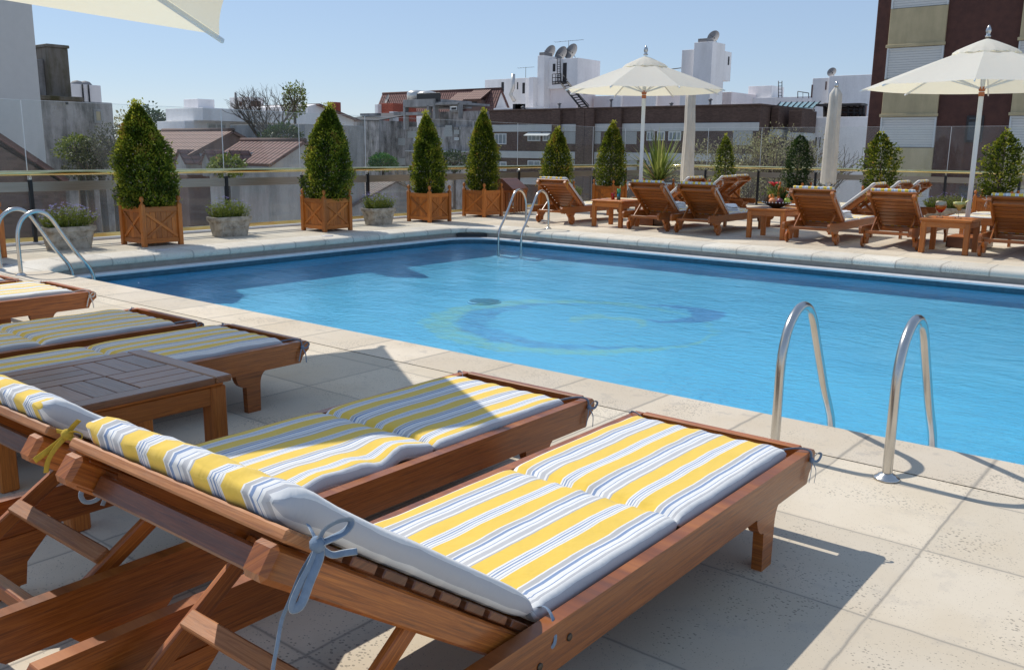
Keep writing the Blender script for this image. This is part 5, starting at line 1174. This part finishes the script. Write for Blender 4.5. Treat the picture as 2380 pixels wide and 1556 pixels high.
mb = MB(); L3(720, 505, 905, 735, .12); L3(770, 490, 968, 728, .12); 
for k in range(12): f = k/11; L3(724+181*f, 510+225*f, 774+190*f, 500+225*f, .07)
L3(735, 430, 770, 470, .06); L3(770, 480, 965, 700, .05); L3(870, 690, 870, 740, .06)
mb.build('stair', 'dark_iron', t)
for i, (a, b, l) in enumerate(((613, 232, 'left satellite dish on the white tower, beside its chimney cap'), (714, 243, 'middle satellite dish on the white tower, above the ladder'), (804, 220, 'right and highest satellite dish on the white tower'))):
    xq, zq = atY(*c4(a, b), Ya+1.5); r_ = 1.1; dish(xq, Ya+1.5, zq-r_*1.05, r_, l, -.2)
xq, zq = atY(*c4(785, 122), Ya+5); antenna(xq, Ya+5, zt, zq-zt, 'antenna behind the three satellite dishes', 4.5)
# laundry and parapet left of tower
t = house('white_parapet_house', 'low white parapet with laundry left of the white dish tower'); xa, za_ = atY(*c4(120, 722), 90.); xb, _ = atY(*c4(508, 712), 90.); wallbox(t, 'wall', 'white_wall', xa, xb, 90., 96., GZ, za_)
xa, za_ = atY(*c4(468, 452), 97.); xb, _ = atY(*c4(508, 452), 97.); wallbox(t, 'pier', 'white_wall', xa, xb, 96.1, 97.5, GZ, za_)
mb = MB()
for k, a in enumerate((290, 312, 330, 345, 362)): xa, za_ = atY(*c4(a, 684), 89.6); mb.quad((xa, 89.6, za_-1), (xa+.7, 89.6, za_-1), (xa+.7, 89.6, za_), (xa, 89.6, za_))
tag(mb.build('laundry', 'dark_opening'), 'dark laundry hanging over the low white parapet', 'laundry')
# long white mass and second tower
Yc = 102.; t = house('long_white_building', 'long low white building running behind the open middle parasol'); xa, za_ = atY(1380, 224, Yc); xb, _ = atY(1700, 224, Yc); wallbox(t, 'wall', 'pink_wall', xa, xb, Yc, Yc+8, GZ, za_)
for q in (1425, 1505): xq, _ = atY(q, 230, Yc); wallbox(t, 'pier', 'white_wall', xq, xq+1.5, Yc-.5, Yc-.01, GZ, za_-.1)
t = house('white_stepped_tower', 'white stepped tower with a projecting box right of the middle parasol', 'tower'); Yd = 96.
xa, za_ = atY(*c4(1787, 208), Yd+1); xb, _ = atY(*c4(1892, 208), Yd+1); wallbox(t, 'left_block', 'white_wall', xa, xb+.6, Yd+1, Yd+6, GZ, za_)
xa, za_ = atY(*c4(1895, 142), Yd); xb, _ = atY(*c4(1972, 142), Yd); wallbox(t, 'stair_column', 'white_wall', xa, xb+1.2, Yd, Yd+3.2, GZ, za_); xq, zq = atY(*c4(1928, 108), Yd+.3); wallbox(t, 'chimney_cap', 'dish_grey', xq, xb+.3, Yd+.3, Yd+2, za_+.002, zq)
xc, zt = atY(*c4(2050, 192), Yd+.3); xl, _ = atY(*c4(2012, 192), Yd+.3); yr, _ = atX(*c4(2227, 225), xc); _, zb = atY(*c4(2052, 458), Yd+.3)
wallbox(t, 'projecting_box', 'white_wall', xl-1, xc, Yd+.3, yr, zb, zt); wallbox(t, 'lower_block', 'pink_wall', xl-1, xc-.5, Yd+.8, yr-1.6, GZ, zb-.002)
winX(t, c4(2194, 265)[0], c4(2206, 265)[0], c4(2194, 265)[1], c4(2194, 340)[1], xc, ('dark_opening', None), 'slit_window')
xq, zq = atY(*c4(2012, 118), Yd+3); dish(xq+.5, Yd+3.4, zq-.5, .8, 'satellite dish behind the chimney cap of the white stepped tower', -.1)
xq, zq = atY(*c4(1752, 378), Yd+3); mb = MB(); mb.tube([(xq-2, Yd+3, zq), (xq+1.5, Yd+3, zq+.2), (xq+1.2, Yd+3, zq-2)], .06, 5); mb.build('iron_bracket', 'dark_iron', t)
# long brown brick block
Y = 73.; t = house('brown_brick_block', 'long low brown brick block with pale bands and a row of windows'); zt = atY(1500, 251, Y)[1]
xL, _ = atY(1137, 264, Y); xR, _ = atY(1768, 247, Y)
def zY(Dx, Dy): return atY(Dx, Dy, Y)[1]
z1 = zY(1500, 287); z2 = zY(1500, 305); z3 = zY(1500, 355); z4 = zY(1500, 373)
wallbox(t, 'wall', 'brown_brick', xL, xR, Y, Y+12, GZ, zt); wallbox(t, 'coping', 'brown_brick', xL-.1, xR+.1, Y-.12, Y+12.1, zt+.002, zt+.15)
zz = z1
for k in range(4): wallbox(t, 'pale_band', 'light_band', xL+.01, xR-.01, Y-.06, Y-.003, z2-(z1-z3)*k, z1-(z1-z3)*k)
for q in (1197, 1320, 1345): xq, _ = atY(c4(0, 0)[0]+0, 250, Y); xq, _ = atY(q-30 if q > 1300 else q-110, 270, Y)
pier = [atY(*c4(a, 760), Y)[0] for a in (690, 905, 985, 1225)]
for xq in pier: wallbox(t, 'brick_pier', 'brown_brick', xq-.5, xq+.5, Y-.35, Y-.065, GZ, zt-.05)
wins = [(130, 945, 235, 1040, 1), (422, 935, 535, 1012, 1), (556, 937, 617, 1012, 1), (745, 930, 890, 1035, 0), (995, 930, 1070, 1035, 0), (1243, 928, 1388, 1038, 0), (1475, 928, 1537, 1008, 1), (1568, 926, 1637, 1006, 1), (1668, 926, 1780, 1008, 1)]
for a, b, c_, d, k in wins:
    winY(t, c4(a, b)[0], c4(c_, b)[0], c4(a, b)[1], c4(a, d)[1], Y, ('window_curtain', 'window_frame') if k else ('cream_blind', None), fr=.1, mull=2 if c_-a > 80 else 1, nm='window' if k else 'shutter')
    dz = 187
    winY(t, c4(a, b)[0]+.0, c4(c_, b)[0], c4(a, b+dz+60)[1], c4(a, d+dz+45)[1], Y, ('window_curtain', 'window_frame') if k else ('cream_blind', None), fr=.1, nm='window' if k else 'shutter')
for a in (422, 480, 556): (u0, v0) = c4(a, 940); xq, zq = atY(u0, v0, Y); mb = MB(); mb.slab((xq, Y-.05, zq), (xq, Y-.7, zq-.25), (xq+1.1, Y-.7, zq-.25), (xq+1.1, Y-.05, zq), .04); mb.build('open_sash', 'window_frame', t)
def c5(x, y): return (2700+x*.48203)/1.61345, (y*.48203)/1.61345
# stepped right end
for i, (a, b, c_, dy_) in enumerate(((340, 835, 460, 2.0), (575, 858, 640, 3.0))):
    xa, za_ = atY(*c5(a, b), Y+dy_); xb, _ = atY(*c5(c_, b), Y+dy_); xa = max(xa-.5, xR+.12) if i == 0 else xa-.4
    if i == 0: xe0 = xb
    yb, _ = atX(*c5((575, 755)[i], b), xb)
    wallbox(t, 'brick_wing', 'brown_brick', xa, xb, Y+dy_, yb, GZ, za_)
    wallbox(t, 'wing_band', 'light_band', xa, xb+.05, Y+dy_-.06, yb+.0, za_-(z1-z2)-3.0+1.2, za_-2.2+.35)
for a, b, c_, d, k in ((105, 1020, 255, 1130, 0), (355, 1030, 420, 1110, 1)): winY(t, c5(a, b)[0], c5(c_, b)[0], c5(a, b)[1], c5(a, d)[1], Y if k == 0 else Y+2., ('window_curtain', 'window_frame') if k else ('cream_blind', None), nm='window' if k else 'shutter')
# roof clutter on the brick block
for i, a in enumerate((1215, 1300, 1420, 1560, 1650)):
    xq, _ = atY(a, 250, Y+4); t_ = thing('roof_vent', ('roof vent pipe at the left end of the brick block', 'roof vent pipe below the white dish tower', 'roof vent pipe under the left half of the open parasol', 'roof vent pipe right of the middle parasol pole', 'roof vent pipe left of the lean-to')[i], 'vent', (xq, Y+4, zt), 0, 'vents on the brick block')
    mb = MB(); mb.tube([(0, 0, 0), (0, 0, .5+.25*(i % 3))], .12, 8); mb.build('pipe', 'dish_grey', t_); mb = MB(); mb.lathe([(.2, 0), (.22, .08), (.05, .2)], (0, 0, .5+.25*(i % 3)), 10); mb.build('cowl', 'dish_grey', t_)
# whites at right
Yw = 108.; t = house('white_terrace_house', 'low white roofline between the stepped tower and the closed parasol at the right'); xa, za_ = atY(*c5(45, 768), Yw); xb, zb = atY(*c5(780, 768), Yw); wallbox(t, 'wall', 'white_wall', xa, xb, Yw, Yw+7, GZ, za_)
xa, za_ = atY(*c5(222, 672), Yw+1); xb, _ = atY(*c5(405, 672), Yw+1); yb, _ = atX(*c5(500, 675), xb); wallbox(t, 'roof_box', 'white_wall', xa, xb, Yw+1, yb, zb-.2+.3, za_)
xa, za_ = atY(*c5(50, 738), Yw-1); xb, zb = atY(*c5(118, 760), Yw-1); wallbox(t, 'louvre_box', 'dish_grey', xa, xb, Yw-1, Yw-.01, GZ, za_)
mb = MB()
def L5(a, b, c_, d, y_, r=.05): (x_a, z_a), (x_b, z_b) = atY(*c5(a, b), y_), atY(*c5(c_, d), y_); mb.tube([(x_a, y_, z_a), (x_b, y_, z_b)], r, 5)
for a in (455, 482): L5(a, 630, a, 760, Yw)
for k in range(5): L5(455, 645+k*25, 482, 645+k*25, Yw, .03)
L5(605, 712, 605, 765, Yw); L5(605, 712, 690, 725, Yw); L5(690, 725, 690, 765, Yw); L5(645, 715, 645, 765, Yw, .03)
mb.build('roof_rails', 'dark_iron', t)
Yv = 92.; t = house('white_corner_house', 'white cube house left of the brown high-rise, with a dark pergola below'); xa, za_ = atY(*c5(702, 610), Yv); xc, zt = atY(*c5(850, 592), Yv); xb, _ = atY(*c5(1150, 596), Yv)
wallbox(t, 'left_block', 'white_wall', xa, xc-.01, Yv+.7, Yv+8, GZ, zt-.1); wallbox(t, 'wall', 'white_wall', xc, xb+3, Yv, Yv+8, GZ, zt)
for a, b, c_, d in ((713, 660, 725, 760), (822, 635, 833, 700)): winY(t, c5(a, b)[0], c5(c_, b)[0], c5(a, b)[1], c5(a, d)[1], Yv+.7, ('rust_wall', None), nm='window')
xq, zq = atY(*c5(855, 565), Yv+1); dish(xq, Yv+1.5, zt, .48, 'satellite dish on the white cube house left of the high-rise', -.1)
Yu = 80.; xa, za_ = atY(*c5(752, 912), Yu); xb, _ = atY(*c5(1130, 912), Yu); wallbox(t, 'lower_wall', 'white_wall', xa-.2, xb+3, Yu, Yu+6, GZ, za_)
for a in (668, 698, 742, 770): winY(t, c5(a, 1068)[0], c5(a+14, 1068)[0], c5(a, 1068)[1], c5(a, 1150)[1], Yu-.6 if a < 730 else Yu, ('dark_opening', None), nm='slit_window')
xa2, za2 = atY(*c5(630, 1030), Yu-.55); wallbox(t, 'side_wall', 'white_wall', xa2, xa-.21, Yu-.55, Yu+5, GZ, za2)
t = thing('pergola', 'dark timber pergola on the terrace of the white cube house', 'pergola'); Yp = 81.5; mb = MB()
for a in (812, 925, 1000, 1045, 1090, 1120): L5(a, 805, a, 910, Yp, .12)
for b in (808, 840, 868, 905): L5(812, b, 1125, b+10, Yp, .09)
mb.build('frame', 'dark_iron', t); xa, za_ = atY(*c5(812, 805), Yp+.3); xb, zb = atY(*c5(1130, 905), Yp+.3); wallbox(t, 'back_wall', 'rust_wall', xa, xb, Yp+.3, Yp+.6, zb, za_-.3); wallbox(t, 'pergola_roof', 'dark_iron', xa-.3, xb, Yp-1, Yp+.7, za_-.28, za_-.1)
t = thing('glass_lean_to', 'teal glass lean-to roof left of the stained closed parasol', 'glass roof'); Yq = 84.; (xa, za_), (xb, zb), (xc, zc), (xd, zd) = atY(*c5(470, 797), Yq+3), atY(*c5(782, 793), Yq+3), atY(*c5(730, 838), Yq), atY(*c5(440, 830), Yq)
mb = MB(); mb.slab((xd, Yq, zd), (xc, Yq, zc), (xb, Yq+3, zb), (xa, Yq+3, za_), .08); mb.build('panes', 'teal_glass', t); mb = MB()
for k in range(8): f = k/7; mb.tube([V((xd, Yq, zd+.05)).lerp(V((xc, Yq, zc+.05)), f), V((xa, Yq+3, za_+.05)).lerp(V((xb, Yq+3, zb+.05)), f)], .05, 5)
for f in (.0, .5, 1.): p_ = V((xd, Yq, zd)).lerp(V((xc, Yq, zc)), f); mb.tube([p_, p_-V((0, 0, 3))], .06, 5)
mb.build('bars', 'dark_iron', t)
# brown high-rise
Y = 36.2; t = house('brown_high_rise', 'tall brown tiled apartment block with beige spandrels and grey roller shutters'); xa, _ = atY(2019, 250, Y); wallbox(t, 'wall', 'tile_cladding', xa, xa+22, Y, Y+12, GZ, 14.5)
xl = atY(2056, 200, Y)[0]; xr = atY(2186, 200, Y)[0]; zb_ = atY(*c5(1250, 370), Y)[1]; zt_ = atY(*c5(1290, 80), Y)[1]; zn = atY(*c5(1230, 902), Y)[1]; st = zb_-zn
def bay(x0, x1):
    for k in range(-3, 4):
        zl = zb_-st*k; h_ = zt_-zb_
        mb = MB(); mb.box(x0, x1, Y-.10, Y-.003, zl, zl+h_, .01); mb.box(x0-.05, x1+.05, Y-.15, Y-.101, zl-.05, zl+.06, .01); mb.build('spandrel', 'beige_spandrel', t)
        mb = MB(); mb.box(x0, x0+.06, Y-.10, Y-.003, zl-(st-h_)+.01, zl-.06, .005); mb.box(x1-.06, x1, Y-.10, Y-.003, zl-(st-h_)+.01, zl-.06, .005); mb.box(x0+.06, x1-.06, Y-.08, Y-.003, zl-.14, zl-.06, .005); o = mb.build('window', 'window_frame', t)
        mb = MB(); mb.box(x0+.06, x1-.06, Y-.05, Y-.004, zl-(st-h_)+.02, zl-.14, .003); mb.build('roller_shutter', 'shutter', o)
bay(xl, xr)
x5 = atY(*c5(2285, 700), Y)[0]; bay(x5, x5+(xr-xl))
for k in range(-3, 4):
    za_, zb2 = atY(*c5(1925, 900), Y)[1]-st*k, atY(*c5(1925, 1108), Y)[1]-st*k; x0, x1 = atY(*c5(1925, 900), Y)[0], atY(*c5(2060, 900), Y)[0]; mb = MB(); mb.box(x0, x1, Y-.05, Y-.003, zb2, za_, .005); o = mb.build('bathroom_window', 'dark_iron', t)
    mb = MB(); mb.box(x0+.08, x1-.08, Y-.06, Y-.052, zb2+.08, (za_+zb2)/2+.25, .003); mb.box(x0+.08, x1-.08, Y-.06, Y-.052, (za_+zb2)/2+.35, za_-.08, .003); mb.build('pane', 'window_glass', o)
mb = MB(); mb.tube([(xr-.4+.3*math.sin(k*.9), Y-.2-.05*math.cos(k), 10.55+.12*math.sin(k*1.7)) for k in range(22)], .02, 5); mb.tube([(xr, Y-.2, 10.65), (xr+5, Y-.2, 10.9), (xr+11, Y-.2, 11.3)], .02, 5); mb.build('cable', 'dark_iron', t)
# low roofs seen through the lower glass
def lowroof(name, lab, Y0, a, b, depth, mat, wall='mid_concrete', rise=2.4):
    t = house(name, lab, 'house'); (xa, za_), (xb, zb) = atY(*a, Y0), atY(*b, Y0); mb = MB(); mb.slab((xa, Y0-depth, za_-rise), (xb, Y0-depth, za_-rise), (xb, Y0, za_), (xa, Y0, za_), .15)
    mb.slab((xa, Y0, za_), (xb, Y0, za_), (xb, Y0+depth, za_-rise), (xa, Y0+depth, za_-rise), .15); mb.build('roof', mat, t)
    mb = MB(); mb.prism([(Y0-depth+.2, GZ), (Y0+depth-.2, GZ), (Y0+depth-.2, za_-rise-.1), (Y0, za_-.2), (Y0-depth+.2, za_-rise-.1)], 'x', xa+.2, xb-.2); mb.build('wall', wall, t)
lowroof('low_grey_roof_house', 'low pale worn tiled roof seen through the glass right of the second planter', 50., (838, 415), (925, 415), 7., 'grey_roof_tile', rise=2.6)
# distant row closing the horizon
random.seed(11)
for i, (a, b, yv, yy) in enumerate(((255, 300, 318, 190), (296, 345, 326, 210), (340, 395, 316, 180), (905, 945, 300, 150), (940, 1010, 312, 170), (700, 760, 300, 160))):
    X = -yy*.86; ya, za_ = atX(a, yv, X); yb, _ = atX(b, yv, X); t = house('distant_house', ('distant pale house farthest left beyond the trees', 'distant pale house second from the left beyond the trees', 'distant pale house just left of the modern white house', 'distant pale house left of the concrete frame', 'distant pale house behind the concrete frame', 'distant pale house behind the pink roof')[i]); wallbox(t, 'wall', ('white_wall', 'pink_wall')[i % 2], X-8, X, ya, yb, GZ, za_)

# ------------------------------------------------------------------ city trees
def bough(mb, p, d, ln, r, depth, rnd, tips, spread=.5):
    n = 4; pts = [p.copy()]
    for k in range(n): d = (d+V((rnd.gauss(0, .12), rnd.gauss(0, .12), rnd.gauss(0, .06)+.03))).normalized(); p = p+d*ln/n; pts.append(p.copy())
    mb.tube(pts, [r*(1-.45*k/n) for k in range(n+1)], 5 if depth else 4, caps=False)
    if depth == 0: tips.append((p, d)); return
    for k in range(rnd.choice((3, 3, 4))):
        dd = (d+V((rnd.gauss(0, spread), rnd.gauss(0, spread), rnd.gauss(0, spread*.6)+.1))).normalized(); bough(mb, pts[rnd.choice((2, 3, 4, 4))], dd, ln*rnd.uniform(.6, .8), r*.55, depth-1, rnd, tips, spread)
def tree(name, lab, base, H, depth, mat=None, leaves=0, seed=1, size=.3, spread=.5, trunk=.25, rad=None, cat='tree', r0=.22):
    t = thing(name, lab, cat, base, 0, 'trees and shrubs beyond the terrace'); rnd = random.Random(seed); mb = MB(); tips = []
    mb.tube([(0, 0, 0), (.1, .05, H*trunk)], [r0, r0*.8], 8)
    for k in range(5): bough(mb, V((.1, .05, H*trunk*.95)), V((rnd.gauss(0, spread), rnd.gauss(0, spread), 1)).normalized(), H*.30, r0*.55, depth, rnd, tips, spread)
    mb.build('trunk', 'bark', t)
    if mat:
        mb = MB(); pts = []
        for i in range(leaves): p, d = rnd.choice(tips); pts.append((p+V((rnd.gauss(0, size*1.6), rnd.gauss(0, size*1.6), rnd.gauss(0, size*1.3))), rnd.random(), d))
        leafcloud(mb, pts, size, aspect=.7); mb.build('crown', mat, t)
    return t
def bush(name, lab, c, R_, mat, n, size, seed, sz=1.):
    t = thing(name, lab, 'shrub', c, 0, 'trees and shrubs beyond the terrace'); rnd = random.Random(seed); mb = MB(); pts = []
    for i in range(n):
        d = V((rnd.gauss(0, 1), rnd.gauss(0, 1), rnd.gauss(0, 1))).normalized(); r = rnd.uniform(.55, 1.)*(1+.4*noise.noise(d*1.6+V((seed, 0, 0)))); p = V((d.x*r*R_, d.y*r*R_, d.z*r*R_*sz)); pts.append((p, .5+.4*noise.noise(p*.8/R_*3+V((seed, 0, 0)))+rnd.gauss(0, .18), d))
    leafcloud(mb, pts, size, aspect=.65); mb.build('crown', mat, t)
    mb = MB(); mb.tube([(0, 0, min(-R_*sz, GZ-c[2])), (0, 0, 0)], [.2, .1], 8)
    for k in range(10): a = k*.63; mb.tube([(0, 0, -R_*.4), (math.cos(a)*R_*.5, math.sin(a)*R_*.5, R_*.3*sz)], [.06, .02], 5)
    mb.build('trunk', 'bark', t)
def ptY(Dx, Dy, Y): x, z = atY(Dx, Dy, Y); return (x, Y, z)
def ptX(Dx, Dy, X): y, z = atX(Dx, Dy, X); return (X, y, z)
b = ptX(636, 385, -56); H = ptX(636, 190, -56)[2]-b[2]; tree('bare_tree', 'large bare branching tree before the modern white house', (b[0], b[1], b[2]-1), H+1, 4, seed=5, spread=.40, r0=.20)
p = ptX(684, 235, -58); bush('evergreen_tree', 'dark evergreen crown right of the bare tree', p, .95, 'shrub_leaf', 900, .20, 3, 1.4)
p = ptX(655, 318, -50); bush('green_shrub', 'green shrubs at the foot of the bare tree', p, 1.3, 'dark_leaf', 1200, .24, 4, .6)
p = ptX(182, 345, -30); bush('green_shrub', 'bright green shrub below the stained concrete building', p, .72, 'shrub_leaf', 1300, .09, 6, .6)
for i, (a, b_, s_) in enumerate(((232, 355, 11), (262, 330, 12), (205, 385, 14))):
    p = ptX(a, b_, -29); bush('twiggy_shrub', ('grey green twiggy shrub left of the largest cone', 'twiggy shrub half hidden by the largest cone', 'low twiggy shrub right of the bright green shrub')[i], p, (.8, .85, .8)[i], 'twig_leaf', 1500, .07, s_, .7)
for i, (a, b_) in enumerate(((350, 300), (368, 310), (288, 300))):
    p = ptX(a, b_, -78); bush('dark_tree', ('dark tree crown beside the top of the largest cone', 'dark pointed tree crown left of the modern white house', 'pale thin tree crown left of the largest cone')[i], p, (1.5, 1.3, 1.0)[i], 'dark_leaf' if i < 2 else 'pale_leaf', (900, 900, 260)[i], .3, 20+i, 1.5)
p = ptX(527, 385, -34); bush('palm_shrub', 'pale green palm like shrub before the small dormers', p, .75, 'shrub_leaf', 900, .16, 8, .6)
p = ptY(890, 377, 58.); bush('clipped_hedge', 'bright green clipped round hedge before the dirty concrete block', p, 1.35, 'bright_leaf', 3000, .16, 9, .62)
p = ptY(1056, 375, 58.); bush('palm_shrub', 'dark spiky shrub between the third and fourth cone', p, 1.2, 'dark_leaf', 900, .22, 10, .8)
for i, (a, b_, dd, R_) in enumerate(((1650, 400, 46., 2.6), (1735, 385, 50., 2.8), (1800, 380, 47., 2.6), (1862, 395, 52., 2.6), (1690, 450, 40., 2.2))):
    p = ptY(a, b_, dd); bush('pale_tree', ('pale budding tree crown right of the yucca', 'pale budding tree crown behind the slim cone', 'pale budding tree crown behind the fruit bowl', 'pale budding tree crown left of the stained closed parasol', 'lower pale tree crown behind the second row loungers')[i], p, R_*.8, 'pale_leaf', 2600, .12, 60+i, .9)
    tree('bare_tree', ('bare twigs of the pale tree right of the yucca', 'bare twigs of the pale tree behind the slim cone', 'bare twigs of the pale tree behind the fruit bowl', 'bare twigs of the pale tree left of the stained closed parasol', 'bare twigs of the lower pale tree behind the second row loungers')[i], (p[0]+.3, p[1]+.3, p[2]-4.5), 6.6, 3, seed=70+i, spread=.5, r0=.14)

# ------------------------------------------------------------------ light, sky, camera
sc_ = bpy.context.scene
EL, AZ = math.radians(49), math.radians(3)
sv = V((-math.cos(EL)*math.cos(AZ), math.cos(EL)*math.sin(AZ), math.sin(EL)))
w = bpy.data.worlds.new('World'); sc_.world = w; w.use_nodes = True; nt = w.node_tree; bg = nt.nodes['Background']
sk = nt.nodes.new('ShaderNodeTexSky'); sk.sky_type = 'NISHITA'; sk.sun_disc = False; sk.sun_elevation = EL; sk.sun_rotation = math.atan2(sv.x, sv.y); sk.air_density = 1.0; sk.dust_density = .0; sk.ozone_density = 2.6; sk.altitude = 20
hs = N(nt, 'ShaderNodeHueSaturation', Saturation=.92); nt.links.new(sk.outputs[0], hs.inputs['Color']); mixed = mixc(nt, .5, hs.outputs[0], (3.9, 5.5, 7.5)); sky_col = mixc(nt, 1., mixed, (.94, .92, .96), 'MULTIPLY'); nt.links.new(sky_col, bg.inputs[0]); bg.inputs[1].default_value = .105
ld = bpy.data.lights.new('sun', 'SUN'); ld.energy = 3.7; ld.angle = math.radians(.55); ld.color = (1., .95, .86); lo = bpy.data.objects.new('sun', ld); C.objects.link(lo); lo.rotation_euler = sv.to_track_quat('Z', 'Y').to_euler()
cd = bpy.data.cameras.new('camera'); cam = bpy.data.objects.new('camera', cd); C.objects.link(cam); cd.sensor_width = 36; cd.lens = F/2380*36; cd.clip_end = 3000; cd.clip_start = .05
r, u, d = M[0], M[1], M[2]; mw = Matrix((r, u, -d)).transposed().to_4x4(); mw.translation = V((0, 0, EYE)); cam.matrix_world = mw
sc_.camera = cam
sc_.view_settings.view_transform = 'Standard'; sc_.view_settings.look = 'None'; sc_.view_settings.exposure = .10; sc_.view_settings.gamma = 1
